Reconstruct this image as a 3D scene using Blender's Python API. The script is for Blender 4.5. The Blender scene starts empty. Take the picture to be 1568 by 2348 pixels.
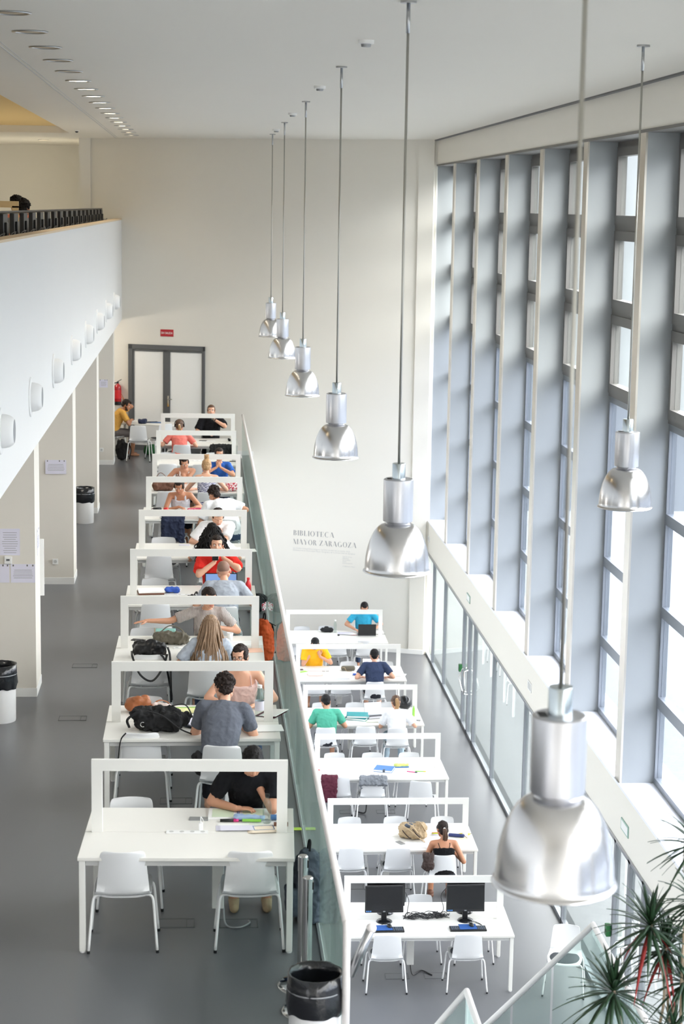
import bpy, bmesh, math, random
from mathutils import Vector, Matrix, noise
random.seed(7)
S = bpy.context.scene
C = S.collection
PI = math.pi
V = Vector

# ------------------------------------------------------------------ materials
def lin(c):
    return tuple(((v/255)/12.92 if v/255 <= .04045 else ((v/255+.055)/1.055)**2.4) for v in c)

def mat(name, rgb, rough=.6, metal=0., var=.0, scale=8., bump=0., bscale=60., emit=None, es=0., spec=.5, sheen=0., alpha=None, rvar=0., coat=0.):
    m = bpy.data.materials.new(name); m.use_nodes = True
    nt = m.node_tree; b = nt.nodes['Principled BSDF']
    col = lin(rgb)
    b.inputs['Base Color'].default_value = (*col, 1)
    b.inputs['Roughness'].default_value = rough
    b.inputs['Metallic'].default_value = metal
    b.inputs['Specular IOR Level'].default_value = spec
    if coat: b.inputs['Coat Weight'].default_value = coat
    if sheen: b.inputs['Sheen Weight'].default_value = sheen
    tc = None
    if var or bump or rvar:
        tc = nt.nodes.new('ShaderNodeTexCoord')
    if var:
        n = nt.nodes.new('ShaderNodeTexNoise'); n.inputs['Scale'].default_value = scale; n.inputs['Detail'].default_value = 4
        nt.links.new(tc.outputs['Object'], n.inputs['Vector'])
        r = nt.nodes.new('ShaderNodeMix'); r.data_type = 'RGBA'
        r.inputs['A'].default_value = (*[max(0, c*(1-var)) for c in col], 1)
        r.inputs['B'].default_value = (*[min(1, c*(1+var)) for c in col], 1)
        nt.links.new(n.outputs['Fac'], r.inputs['Factor']); nt.links.new(r.outputs['Result'], b.inputs['Base Color'])
    if rvar:
        n = nt.nodes.new('ShaderNodeTexNoise'); n.inputs['Scale'].default_value = scale*.6; n.inputs['Detail'].default_value = 5
        nt.links.new(tc.outputs['Object'], n.inputs['Vector'])
        mr = nt.nodes.new('ShaderNodeMapRange'); mr.inputs['To Min'].default_value = rough-rvar; mr.inputs['To Max'].default_value = rough+rvar
        nt.links.new(n.outputs['Fac'], mr.inputs['Value']); nt.links.new(mr.outputs['Result'], b.inputs['Roughness'])
    if bump:
        n = nt.nodes.new('ShaderNodeTexNoise'); n.inputs['Scale'].default_value = bscale; n.inputs['Detail'].default_value = 3
        nt.links.new(tc.outputs['Object'], n.inputs['Vector'])
        bp = nt.nodes.new('ShaderNodeBump'); bp.inputs['Strength'].default_value = bump; bp.inputs['Distance'].default_value = .01
        nt.links.new(n.outputs['Fac'], bp.inputs['Height']); nt.links.new(bp.outputs['Normal'], b.inputs['Normal'])
    if emit:
        b.inputs['Emission Color'].default_value = (*lin(emit), 1); b.inputs['Emission Strength'].default_value = es
    return m

def pattern(name, a, b_, kind='stripes', scale=40., rough=.8, axis=0):
    """two-colour procedural pattern in object space"""
    m = mat(name, a, rough); nt = m.node_tree; b = nt.nodes['Principled BSDF']
    tc = nt.nodes.new('ShaderNodeTexCoord'); mix = nt.nodes.new('ShaderNodeMix'); mix.data_type = 'RGBA'
    mix.inputs['A'].default_value = (*lin(a), 1); mix.inputs['B'].default_value = (*lin(b_), 1)
    if kind == 'stripes' or kind == 'zigzag':
        t = nt.nodes.new('ShaderNodeTexWave'); t.bands_direction = 'XYZ'[axis]; t.inputs['Scale'].default_value = scale
        t.inputs['Distortion'].default_value = 6. if kind == 'zigzag' else .4
        t.inputs['Detail Scale'].default_value = 3.
        src = t.outputs['Fac']
    elif kind == 'dots':
        t = nt.nodes.new('ShaderNodeTexVoronoi'); t.inputs['Scale'].default_value = scale; src = t.outputs['Distance']
    else:
        t = nt.nodes.new('ShaderNodeTexNoise'); t.inputs['Scale'].default_value = scale; t.inputs['Detail'].default_value = 1; src = t.outputs['Fac']
    nt.links.new(tc.outputs['Object'], t.inputs['Vector'])
    cr = nt.nodes.new('ShaderNodeMath'); cr.operation = 'GREATER_THAN'; cr.inputs[1].default_value = .3 if kind == 'dots' else .52
    nt.links.new(src, cr.inputs[0]); nt.links.new(cr.outputs[0], mix.inputs['Factor']); nt.links.new(mix.outputs['Result'], b.inputs['Base Color'])
    return m

def glass(name, tint=(235, 242, 240), refl=1.0, rough=.0, thick_tint=None):
    m = bpy.data.materials.new(name); m.use_nodes = True; nt = m.node_tree; nt.nodes.clear()
    o = nt.nodes.new('ShaderNodeOutputMaterial'); t = nt.nodes.new('ShaderNodeBsdfTransparent'); g = nt.nodes.new('ShaderNodeBsdfGlossy')
    t.inputs['Color'].default_value = (*lin(tint), 1); g.inputs['Roughness'].default_value = rough; g.inputs['Color'].default_value = (.92, .97, .95, 1)
    ge = nt.nodes.new('ShaderNodeNewGeometry'); dt = nt.nodes.new('ShaderNodeVectorMath'); dt.operation = 'DOT_PRODUCT'
    nt.links.new(ge.outputs['Normal'], dt.inputs[0]); nt.links.new(ge.outputs['Incoming'], dt.inputs[1])
    def mth(op, a, b=None, clamp=False):
        q = nt.nodes.new('ShaderNodeMath'); q.operation = op; q.use_clamp = clamp
        for i_, v_ in enumerate((a, b)):
            if v_ is None: continue
            if isinstance(v_, (int, float)): q.inputs[i_].default_value = v_
            else: nt.links.new(v_, q.inputs[i_])
        return q.outputs[0]
    sch = mth('POWER', mth('SUBTRACT', 1., mth('ABSOLUTE', dt.outputs['Value'])), 5.)
    mu_ = mth('MULTIPLY', mth('ADD', mth('MULTIPLY', sch, .96), .04), refl, True)
    mx = nt.nodes.new('ShaderNodeMixShader')
    nt.links.new(mu_, mx.inputs[0]); nt.links.new(t.outputs[0], mx.inputs[1]); nt.links.new(g.outputs[0], mx.inputs[2])
    nt.links.new(mx.outputs[0], o.inputs['Surface'])
    return m

M = dict(
    wall=mat('wall_paint', (236, 233, 226), .85, var=.012, scale=.6, bump=.05, bscale=220, spec=.2),
    wallback=mat('wall_paint_back', (236, 232, 223), .85, var=.012, scale=.6, bump=.05, bscale=220, spec=.2),
    pier=mat('pier_paint', (228, 223, 214), .85, var=.015, scale=.8, spec=.2),
    white=mat('white_paint', (240, 240, 238), .6, var=.01, scale=1.2, spec=.25),
    panel=mat('white_panel', (240, 240, 239), .35, var=.01, scale=1.5, spec=.35),
    cream=mat('cream_ledge', (222, 200, 168), .6),
    ceil=mat('ceiling_paint', (226, 222, 213), .9, var=.01, scale=.5, spec=.1),
    ceilwarmlight=mat('ceiling_paint_warm_light', (232, 205, 150), .9, spec=.1),  # warm glow of the recess painted into the ceiling colour
    sill=mat('sill_white', (240, 240, 244), .4, spec=.4),
    fin=mat('grey_panel', (162, 166, 168), .45, var=.02, scale=1.5, spec=.4),
    finedge=mat('brushed_steel_edge', (214, 208, 198), .28, .75, var=.03, scale=3),
    frame_dark_shaded=mat('dark_shaded_frame', (112, 110, 108), .5, .2),  # same metal as the lower window frames, with shade painted in
    frame_lite=mat('grey_aluminium_frame', (140, 144, 150), .4, .5),
    doorframe=mat('grey_door_frame', (98, 100, 102), .5, .1),
    tabletop=mat('white_laminate', (234, 232, 226), .38, var=.006, scale=3, spec=.35),
    tableleg=mat('white_powder_coat', (236, 235, 230), .4),
    beam=mat('grey_table_beam', (196, 196, 194), .5),
    shell=mat('white_plastic', (232, 233, 234), .38, var=.01, scale=4, spec=.4),
    pad=mat('dark_grey_seat_pad', (70, 74, 80), .85, var=.1, scale=60),
    tube=mat('white_tube', (240, 240, 240), .3),
    black=mat('black_plastic', (24, 25, 27), .4, var=.1, scale=20),
    blackgloss=mat('black_screen', (24, 26, 29), .2),
    blackcloth=mat('black_cloth', (26, 26, 28), .85, var=.25, scale=25, bump=.4, bscale=50),
    charcoal=mat('charcoal_cloth', (80, 88, 100), .85, var=.25, scale=18, bump=.4, bscale=50),
    alu=mat('brushed_aluminium', (214, 214, 216), .24, 1., var=.02, scale=5, rvar=.05),
    alucyl=mat('satin_aluminium', (206, 207, 212), .36, 1., var=.02, scale=5),
    zinc=mat('zinc_collar', (196, 206, 212), .22, 1.),
    rod=mat('steel_rod', (176, 174, 166), .35, .9),
    chrome=mat('chrome', (205, 206, 204), .08, 1.),
    steel=mat('brushed_steel', (180, 182, 184), .3, 1.),
    handrail=mat('white_handrail', (240, 235, 233), .35),
    frost=mat('frosted_glass', (252, 252, 250), .6),
    paper=mat('paper', (246, 246, 244), .8),
    paperlilac=mat('lilac_paper', (226, 224, 238), .8),
    ink=mat('grey_ink', (150, 150, 152), .8),
    ink2=mat('pale_ink', (196, 195, 192), .8),
    letter=mat('silver_lettering', (150, 150, 150), .5, .2),
    letter2=mat('pale_lettering', (202, 201, 197), .7),
    redsign=mat('red_sign', (186, 28, 42), .5),
    redgloss=mat('red_enamel', (178, 22, 32), .25, coat=.4),
    red=mat('red_plastic', (214, 40, 44), .4),
    green=mat('green_plastic', (24, 96, 44), .5),
    signgreen=mat('pale_green_sign', (150, 180, 168), .5),
    binliner=mat('black_bin_liner', (26, 28, 32), .22, var=.2, scale=12, bump=.8, bscale=14, spec=.6),
    binwhite=mat('white_bin', (240, 240, 240), .3),
    orange=mat('orange_fabric', (226, 92, 40), .8, var=.1, scale=20),
    brownleather=mat('tan_leather', (158, 92, 50), .5, var=.15, scale=9),
    oliveleather=mat('olive_leather', (98, 92, 78), .45, var=.15, scale=10),
    blackleather=mat('black_leather', (22, 22, 24), .35, var=.2, scale=12),
    tan=mat('tan_canvas', (178, 156, 124), .85, var=.15, scale=14, bump=.4, bscale=40),
    darkbrown=mat('dark_brown_cloth', (60, 46, 42), .8),
    maroon=mat('maroon_cloth', (86, 30, 48), .85, var=.2, scale=12, bump=.4, bscale=30),
    navy=mat('navy_cloth', (40, 48, 74), .85, var=.15, scale=12, bump=.4, bscale=30),
    bluecloth=mat('blue_cloth', (52, 92, 186), .7, var=.1, scale=12),
    teal=mat('teal_card', (40, 148, 152), .5),
    tealcase=mat('pale_teal_cloth', (150, 200, 190), .7),
    bluefolder=mat('blue_folder', (76, 128, 190), .45),
    yellow=mat('yellow_plastic', (236, 218, 60), .5),
    yellowcase=mat('yellow_green_case', (206, 214, 120), .5),
    pink=mat('pink_plastic', (232, 60, 140), .45),
    lime=mat('lime_plastic', (150, 216, 90), .45),
    sticky=mat('lime_sticky', (216, 238, 96), .6),
    bluepad=mat('blue_mouse_pad', (42, 88, 158), .6),
    bluetape=mat('blue_tape', (70, 118, 170), .4),
    greycloth=mat('grey_cloth', (130, 134, 140), .85, var=.15, scale=15),
    brown=mat('brown_leather', (112, 74, 56), .55, var=.15, scale=12),
    floral=pattern('floral_cloth', (240, 214, 200), (214, 84, 120), 'dots', 60),
    redprint=pattern('red_white_cloth', (236, 226, 226), (196, 40, 70), 'spots', 45),
    dotnavy=pattern('polka_dot_cloth', (54, 66, 118), (46, 56, 104), 'dots', 90),
    grey=mat('grey_metal', (150, 152, 154), .4, .4),
    greyphone=mat('grey_phone', (150, 152, 152), .3, .3),
    clearbottle=glass('clear_plastic', (236, 242, 240), 1.2, .05),
    glass=glass('window_glass', (250, 252, 252), .9),
    glasspart=glass('partition_glass', (238, 240, 241), 1.1),
    glassrail=glass('railing_glass', (228, 238, 234), 1.),
    leaf=mat('dracaena_leaf', (44, 72, 46), .45, var=.35, scale=6),
    leafred=mat('dry_red_leaf', (150, 40, 36), .6, var=.2, scale=6),
    stem=mat('dracaena_stem', (196, 176, 150), .8, var=.15, scale=30),
    pot=mat('white_pot', (225, 225, 222), .4),
    soil=mat('soil', (60, 48, 40), .9),
    litlamp=mat('lit_diffuser', (255, 244, 224), .5, emit=(255, 236, 200), es=5.),
    offlamp=mat('unlit_reflector', (196, 188, 172), .3, .6),
    wood=mat('beige_wood', (222, 196, 150), .6),
    screenlit=mat('lit_laptop_screen', (70, 90, 120), .3, emit=(120, 150, 200), es=.35),
    screenpage=mat('lit_document_screen', (200, 200, 205), .3, emit=(215, 210, 215), es=.5),
)

def floor_mat():
    m = mat('polished_resin_floor', (101, 102, 106), .3, var=.05, scale=.9, rvar=.05, spec=.5, bump=.03, bscale=3.)
    return m
M['floor'] = floor_mat()
def haze(m, amt, col):
    nt = m.node_tree; o = [n for n in nt.nodes if n.type == 'OUTPUT_MATERIAL'][0]; src = o.inputs['Surface'].links[0].from_socket
    d = nt.nodes.new('ShaderNodeBsdfDiffuse'); d.inputs['Color'].default_value = (*lin(col), 1); tr = nt.nodes.new('ShaderNodeBsdfTranslucent'); tr.inputs['Color'].default_value = (*lin(col), 1)
    a = nt.nodes.new('ShaderNodeAddShader'); x = nt.nodes.new('ShaderNodeMixShader'); x.inputs[0].default_value = amt
    nt.links.new(src, x.inputs[1]); nt.links.new(d.outputs[0], x.inputs[2]); nt.links.new(x.outputs[0], o.inputs['Surface'])
M['glasslow'] = glass('lower_window_glass', (222, 226, 233), .9); M['glassclear'] = glass('stair_glass', (236, 243, 241), 1.); haze(M['glassclear'], .05, (215, 228, 224)); haze(M['glassrail'], .27, (226, 238, 235)); haze(M['glasspart'], .08, (220, 224, 225))

def paving_mat():
    m = mat('light_paving', (112, 115, 117), .7); nt = m.node_tree; b = nt.nodes['Principled BSDF']
    tc = nt.nodes.new('ShaderNodeTexCoord'); br = nt.nodes.new('ShaderNodeTexBrick'); br.inputs['Scale'].default_value = 1.6
    br.inputs['Color1'].default_value = (*lin((112, 115, 117)), 1); br.inputs['Color2'].default_value = (*lin((106, 109, 111)), 1)
    br.inputs['Mortar'].default_value = (*lin((88, 91, 93)), 1); br.inputs['Mortar Size'].default_value = .012
    mp = nt.nodes.new('ShaderNodeMapping'); mp.inputs['Rotation'].default_value[2] = .5
    nt.links.new(tc.outputs['Object'], mp.inputs['Vector']); nt.links.new(mp.outputs['Vector'], br.inputs['Vector']); nt.links.new(br.outputs['Color'], b.inputs['Base Color'])
    return m
M['paving'] = paving_mat()

# ------------------------------------------------------------------ mesh helpers
class MB:
    def __init__(s): s.v = []; s.f = []; s.mi = []
    def add(s, vs, fs, mi=0):
        o = len(s.v); s.v += [tuple(p) for p in vs]; s.f += [tuple(i+o for i in f) for f in fs]; s.mi += [mi]*len(fs); return s
    def box(s, a, b, bev=0., mi=0, mtx=None):
        x0, y0, z0 = a; x1, y1, z1 = b
        if bev <= 0:
            vs = [(x, y, z) for z in (z0, z1) for y in (y0, y1) for x in (x0, x1)]
            fs = [(0, 2, 3, 1), (4, 5, 7, 6), (0, 1, 5, 4), (2, 6, 7, 3), (0, 4, 6, 2), (1, 3, 7, 5)]
        else:
            bm = bmesh.new(); bmesh.ops.create_cube(bm, size=1)
            for v in bm.verts: v.co = V(((x0+x1)/2+v.co.x*(x1-x0), (y0+y1)/2+v.co.y*(y1-y0), (z0+z1)/2+v.co.z*(z1-z0)))
            bmesh.ops.bevel(bm, geom=bm.edges[:]+bm.verts[:], offset=bev, segments=2, profile=.5, affect='EDGES', clamp_overlap=True)
            bm.verts.index_update(); vs = [v.co[:] for v in bm.verts]; fs = [tuple(v.index for v in f.verts) for f in bm.faces]; bm.free()
        if mtx: vs = [(mtx @ V(p))[:] for p in vs]
        return s.add(vs, fs, mi)
    def tube(s, pts, r, n=8, cap=True, mi=0, closed=False, flat=1.):
        pts = [V(p) for p in pts]; k = len(pts); rr = r if isinstance(r, (list, tuple)) else [r]*k
        vs = []; up = None
        for i, p in enumerate(pts):
            if closed: t = (pts[(i+1) % k]-pts[i-1]).normalized()
            else: t = (pts[min(i+1, k-1)]-pts[max(i-1, 0)])
            t = t.normalized() if t.length > 1e-9 else V((0, 0, 1))
            if up is None:
                up = V((0, 0, 1)) if abs(t.z) < .9 else V((0, 1, 0))
            a = t.cross(up)
            if a.length < 1e-4: a = t.cross(V((1, 0, 0)))
            a.normalize(); b = a.cross(t).normalized(); up = b
            for j in range(n):
                an = 2*PI*j/n; vs.append(p+a*math.cos(an)*rr[i]+b*math.sin(an)*rr[i]*flat)
        fs = []
        for i in range(k if closed else k-1):
            for j in range(n):
                i2 = (i+1) % k; fs.append((i*n+j, i*n+(j+1) % n, i2*n+(j+1) % n, i2*n+j))
        if cap and not closed: fs += [tuple(range(n))[::-1], tuple((k-1)*n+j for j in range(n))]
        return s.add(vs, fs, mi)
    def lathe(s, prof, n=32, c=(0, 0, 0), axis='z', mi=0, caps=False):
        vs = []; fs = []; k = len(prof)
        for r, h in prof:
            for j in range(n):
                a = 2*PI*j/n; x, y = r*math.cos(a), r*math.sin(a)
                vs.append({'z': (c[0]+x, c[1]+y, c[2]+h), 'x': (c[0]+h, c[1]+x, c[2]+y), 'y': (c[0]+x, c[1]+h, c[2]+y)}[axis])
        for i in range(k-1):
            for j in range(n): fs.append((i*n+j, i*n+(j+1) % n, (i+1)*n+(j+1) % n, (i+1)*n+j))
        if caps: fs += [tuple(range(n))[::-1], tuple((k-1)*n+j for j in range(n))]
        return s.add(vs, fs, mi)
    def cyl(s, c, r, h, n=24, axis='z', mi=0):
        return s.lathe([(r, 0), (r, h)], n, c, axis, mi, True)
    def grid(s, fn, nu, nv, mi=0, closeu=False):
        vs = [fn(i/nu, j/nv) for j in range(nv+1) for i in range(nu+1)]
        fs = [(j*(nu+1)+i, j*(nu+1)+i+1, (j+1)*(nu+1)+i+1, (j+1)*(nu+1)+i) for j in range(nv) for i in range(nu)]
        return s.add(vs, fs, mi)
    def ell(s, c, r, n=12, mi=0, mtx=None):
        vs = []; fs = []; m = n//2+2
        c = V(c); r = (r, r, r) if not isinstance(r, (list, tuple)) else r
        for i in range(m+1):
            th = PI*i/m
            for j in range(n):
                a = 2*PI*j/n; p = V((r[0]*math.sin(th)*math.cos(a), r[1]*math.sin(th)*math.sin(a), -r[2]*math.cos(th)))
                vs.append(c+(mtx @ p if mtx else p))
        for i in range(m):
            for j in range(n): fs.append((i*n+j, i*n+(j+1) % n, (i+1)*n+(j+1) % n, (i+1)*n+j))
        return s.add(vs, fs, mi)
    def cap(s, a, b, r0, r1, n=10, flat0=False, flat1=False, mi=0):
        """tapered capsule"""
        a = V(a); b = V(b); d = b-a; L = d.length
        if L < 1e-6: return s.ell(a, r0, n, mi)
        d /= L; pts = []; rs = []
        if flat0: pts += [a]; rs += [r0]
        else:
            for q in (80, 55, 28, 0): an = math.radians(q); pts.append(a-d*r0*math.sin(an)); rs.append(max(r0*math.cos(an), 1e-4))
        if flat1: pts += [b]; rs += [r1]
        else:
            for q in (0, 28, 55, 80): an = math.radians(q); pts.append(b+d*r1*math.sin(an)); rs.append(max(r1*math.cos(an), 1e-4))
        return s.tube(pts, rs, n, True, mi)
    def loft(s, rings, n=16, mi=0):
        """rings: (center, rx, ry, right, fwd) closed body"""
        vs = []; k = len(rings)
        for c, rx, ry, R, F in rings:
            for j in range(n):
                a = 2*PI*j/n; ca, sa = math.cos(a), math.sin(a)
                e = .8
                vs.append(V(c)+V(R)*rx*math.copysign(abs(ca)**e, ca)+V(F)*ry*math.copysign(abs(sa)**e, sa))
        fs = []
        for i in range(k-1):
            for j in range(n): fs.append((i*n+j, i*n+(j+1) % n, (i+1)*n+(j+1) % n, (i+1)*n+j))
        fs += [tuple(range(n))[::-1], tuple((k-1)*n+j for j in range(n))]
        return s.add(vs, fs, mi)
    def mesh(s, name='m'):
        me = bpy.data.meshes.new(name); me.from_pydata(s.v, [], s.f); me.update()
        for p, i in zip(me.polygons, s.mi): p.material_index = i
        return me
    def xf(s, mtx):
        s.v = [(mtx @ V(p))[:] for p in s.v]; return s

def fixn(me):
    bm = bmesh.new(); bm.from_mesh(me); bmesh.ops.recalc_face_normals(bm, faces=bm.faces); bm.to_mesh(me); bm.free()

def put(name, me, m, parent=None, smooth=False, auto=None):
    o = bpy.data.objects.new(name, me); C.objects.link(o)
    for x in (m if isinstance(m, (list, tuple)) else [m]): me.materials.append(x)
    if smooth: me.shade_smooth()
    if auto is not None:
        me.shade_smooth(); me.set_sharp_from_angle(angle=math.radians(auto))
    if parent is not None: o.parent = parent
    return o

def obj(name, mb, m, parent=None, smooth=False, auto=None, fix=True):
    me = mb.mesh(name)
    if fix: fixn(me)
    return put(name, me, m, parent, smooth, auto)

def tag(o, label, cat, group=None, kind=None):
    if label: o['label'] = label
    if cat: o['category'] = cat
    if group: o['group'] = group
    if kind: o['kind'] = kind
    return o

def thing(name, label, cat, loc=(0, 0, 0), rz=0., group=None):
    o = bpy.data.objects.new(name, None); C.objects.link(o); o.empty_display_size = .1
    o.location = loc; o.rotation_euler = (0, 0, rz)
    return tag(o, label, cat, group)

def struct(name, mb, m, parent=None, **k):
    o = obj(name, mb, m, parent, **k)
    if parent is None: o['kind'] = 'structure'
    return o

def dup(root, loc, rz, label, group=None, cat=None):
    r = root.copy(); C.objects.link(r); r.location = loc; r.rotation_euler = (0, 0, rz)
    if label: r['label'] = label
    if group: r['group'] = group
    for ch in list(root.children):
        c = ch.copy(); C.objects.link(c); c.parent = r
        for g in ch.children:
            d = g.copy(); C.objects.link(d); d.parent = c
    return r

DG = None
def evalmods(mb, mods, name='m'):
    me = mb.mesh(name) if isinstance(mb, MB) else mb
    o = bpy.data.objects.new('tmp', me); C.objects.link(o)
    for t, kw in mods:
        md = o.modifiers.new('x', t)
        for k_, v_ in kw.items(): setattr(md, k_, v_)
    dg = bpy.context.evaluated_depsgraph_get(); dg.update()
    r = bpy.data.meshes.new_from_object(o.evaluated_get(dg), depsgraph=dg)
    bpy.data.objects.remove(o); bpy.data.meshes.remove(me)
    r.name = name
    return r

def blobmesh(mb, vox, smooth=4, fac=.5, amp=0., freq=10., seed=0, name='m', ridge=False):
    me = mb.mesh(name); fixn(me)
    me = evalmods(me, [('REMESH', dict(mode='VOXEL', voxel_size=vox)), ('SMOOTH', dict(factor=fac, iterations=smooth))], name)
    if amp:
        me.update(); off = V((seed*3.1, seed*1.7, seed*.9))
        nrm = [v.normal.copy() for v in me.vertices]
        for v, nn in zip(me.vertices, nrm):
            p = v.co*freq+off
            q = noise.fractal(p, .8, 2., 3)
            if ridge: q = max(-.25, .5-abs(q)*2)
            v.co = v.co+nn*amp*q
        me.update()
    return me

def blob(name, mb, vox, m, parent=None, **k):
    return put(name, blobmesh(mb, vox, name=name, **k), m, parent, True)

def arc(c, r, a0, a1, n, plane='xz'):
    out = []
    for i in range(n+1):
        a = math.radians(a0+(a1-a0)*i/n); x, y = r*math.cos(a), r*math.sin(a)
        out.append({'xz': (c[0]+x, c[1], c[2]+y), 'yz': (c[0], c[1]+x, c[2]+y), 'xy': (c[0]+x, c[1]+y, c[2])}[plane])
    return out

def curve(pts, n=6):
    """Catmull-Rom"""
    P = [V(p) for p in pts]; P = [P[0]*2-P[1]]+P+[P[-1]*2-P[-2]]; out = []
    for i in range(1, len(P)-2):
        for j in range(n):
            t = j/n; a, b, c, d = P[i-1], P[i], P[i+1], P[i+2]
            out.append(.5*((2*b)+(c-a)*t+(2*a-5*b+4*c-d)*t*t+(3*b-a-3*c+d)*t**3))
    out.append(P[-2]); return out

def textmesh(body, size, m, name, extrude=.001, align='LEFT'):
    cu = bpy.data.curves.new(name, 'FONT'); cu.body = body; cu.size = size; cu.extrude = extrude; cu.align_x = align
    o = bpy.data.objects.new('tmp', cu); C.objects.link(o)
    dg = bpy.context.evaluated_depsgraph_get(); dg.update()
    me = bpy.data.meshes.new_from_object(o.evaluated_get(dg), depsgraph=dg)
    bpy.data.objects.remove(o); me.name = name
    return me
# ------------------------------------------------------------------ camera, world, render settings
D = 4.2               # drop from the upper floor (z = 0) to the lower reading room
cam = bpy.data.cameras.new('camera'); co = bpy.data.objects.new('camera', cam); C.objects.link(co)
R_ = V((0.997088, -0.074609, 0.015792)); U_ = V((-0.003573, 0.161143, 0.986925)); B_ = V((-0.076178, -0.984107, 0.160407))
mw = Matrix((R_, U_, B_)).transposed().to_4x4(); mw.translation = V((0, 0, 5.5)); co.matrix_world = mw
cam.sensor_fit = 'VERTICAL'; cam.sensor_height = 36.; cam.lens = 36*4300/2348
cam.clip_end = 300
cam.dof.use_dof = True; cam.dof.focus_distance = 21.; cam.dof.aperture_fstop = 3.6
S.camera = co
S.view_settings.view_transform = 'Standard'; S.view_settings.look = 'None'; S.view_settings.gamma = 1.
S.view_settings.use_curve_mapping = False; S.view_settings.exposure = 1.44
cy = S.cycles
cy.use_denoising = True
try: cy.denoiser = 'OPENIMAGEDENOISE'
except Exception: pass
cy.max_bounces = 7; cy.diffuse_bounces = 4; cy.glossy_bounces = 4; cy.transmission_bounces = 4; cy.transparent_max_bounces = 12
cy.caustics_reflective = False; cy.caustics_refractive = False
cy.use_adaptive_sampling = True; cy.adaptive_threshold = .04
cy.sample_clamp_indirect = 6.

w = bpy.data.worlds.new('daylight'); S.world = w; w.use_nodes = True; nt = w.node_tree
bg = nt.nodes['Background']; bg.inputs['Strength'].default_value = 6.4
tc = nt.nodes.new('ShaderNodeTexCoord'); sp = nt.nodes.new('ShaderNodeSeparateXYZ'); rp = nt.nodes.new('ShaderNodeValToRGB')
nt.links.new(tc.outputs['Generated'], sp.inputs[0]); mr = nt.nodes.new('ShaderNodeMapRange'); mr.inputs['From Min'].default_value = -1; mr.inputs['From Max'].default_value = 1
nt.links.new(sp.outputs['Z'], mr.inputs['Value']); nt.links.new(mr.outputs['Result'], rp.inputs['Fac']); nt.links.new(rp.outputs['Color'], bg.inputs['Color'])
# overcast daylight: pale horizon and ground, brighter towards the zenith
e = rp.color_ramp.elements; e[0].position = 0.; e[0].color = (.06, .063, .066, 1); e[1].position = 1.; e[1].color = (1., .99, .97, 1)
for p_, c_ in ((.49, (.075, .079, .083)), (.53, (.092, .096, .104)), (.57, (.26, .265, .28)), (.64, (.86, .86, .86)), (.72, (1., .98, .95))):
    q_ = e.new(p_); q_.color = (*c_, 1)

# ------------------------------------------------------------------ the building
CZ = 6.93
W0 = V((1.11, 41.49, 0)); WD = V((.93715, -.34894, 0)); WN = V((-.34894, -.93715, 0))   # back wall: origin, direction, normal towards the room
def wallpt(s, z, out=0.): return W0+WD*s+WN*out+V((0, 0, z))
def wallmtx(s, z, out=0.):
    m = Matrix((WD, V((0, 0, 1)), WN)).transposed().to_4x4(); m.translation = wallpt(s, z, out); return m
def wallbox(mb, s0, s1, z0, z1, o0, o1, bev=0, mi=0):
    b = MB().box((s0, z0, o0), (s1, z1, o1), bev); m = Matrix((WD, V((0, 0, 1)), WN)).transposed().to_4x4(); m.translation = W0
    b.xf(m); return mb.add(b.v, b.f, mi)

YN = 2.0    # near end of the built room
def simple(name, a, b, m, bev=0., **k):
    return struct(name, MB().box(a, b, bev), m, **k)

simple('floor_upper', (-8, YN, -.3), (.93, 44, 0), M['floor'])
simple('floor_lower', (.6, YN, -D-.2), (5.0, 41.6, -D), M['floor'])
simple('trim_slab_edge', (.93, YN, -.3), (1.03, 41.5, -.004), M['white'])
simple('wall_below_upper_floor', (.75, YN, -D), (.92, 41.5, -.3), M['white'])
# back wall (runs at an angle), pilaster at its right end
struct('wall_back', wallbox(MB(), -3.78, 4.15, -D, CZ, -.25, 0), M['wallback'])
struct('wall_back_pilaster', wallbox(MB(), 3.765, 4.10, -D, CZ, 0, .05), M['wallback'])
b = wallbox(MB(), -3.2, -2.9, 0, .1, 0, .012); wallbox(b, -1.0, 0.1, 0, .1, 0, .012)
struct('baseboard_back_upper', b, M['white'])
struct('baseboard_back_lower', wallbox(MB(), 0, 4.1, -D, -D+.1, .05, .062), M['white'])
simple('wall_back_return', (-2.68, 42.75, 2.9), (-2.43, 48.6, CZ), M['wallback'])
simple('wall_far_left', (-9, 48.5, 0), (-2.4, 48.7, CZ+.1), M['wall'])
simple('floor_mezzanine_rear', (-8, 42.7, 2.93), (-2.44, 48.6, 4.15), M['white'])
simple('wall_left', (-8.2, YN, 0), (-8, 48.6, CZ+.5), M['wall'])
simple('wall_behind_upper', (-8, 43.4, 0), (-2.2, 43.6, 2.95), M['wallback'])
# ceiling with warm lit recess on the left
simple('ceiling', (-2.7, -3, CZ), (5.7, 42.95, CZ+.3), M['ceil'])
simple('ceiling_far', (-8.2, 39.98, CZ), (-2.7, 48.7, CZ+.3), M['ceil'])
simple('ceiling_far_side', (-2.7, 42.95, CZ), (-2.3, 48.7, CZ+.3), M['ceil'])
simple('ceiling_near', (-8.2, -3, CZ), (-2.7, 12, CZ+.3), M['ceil'])
b = MB().box((-8.2, 12, CZ+.14), (-2.7, 39.98, CZ+.3)); 
struct('ceiling_recess', b, M['ceilwarmlight'])
b = MB().box((-1.86, -3, CZ-.006), (-1.845, 42.55, CZ+.01)); b.box((-1.81, -3, CZ-.004), (-1.80, 42.55, CZ+.01))
struct('trim_ceiling_groove_left', b, M['beam'])
simple('trim_ceiling_groove_right', (4.93, -3, CZ-.02), (4.99, 40.2, CZ+.01), M['doorframe'])
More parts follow.
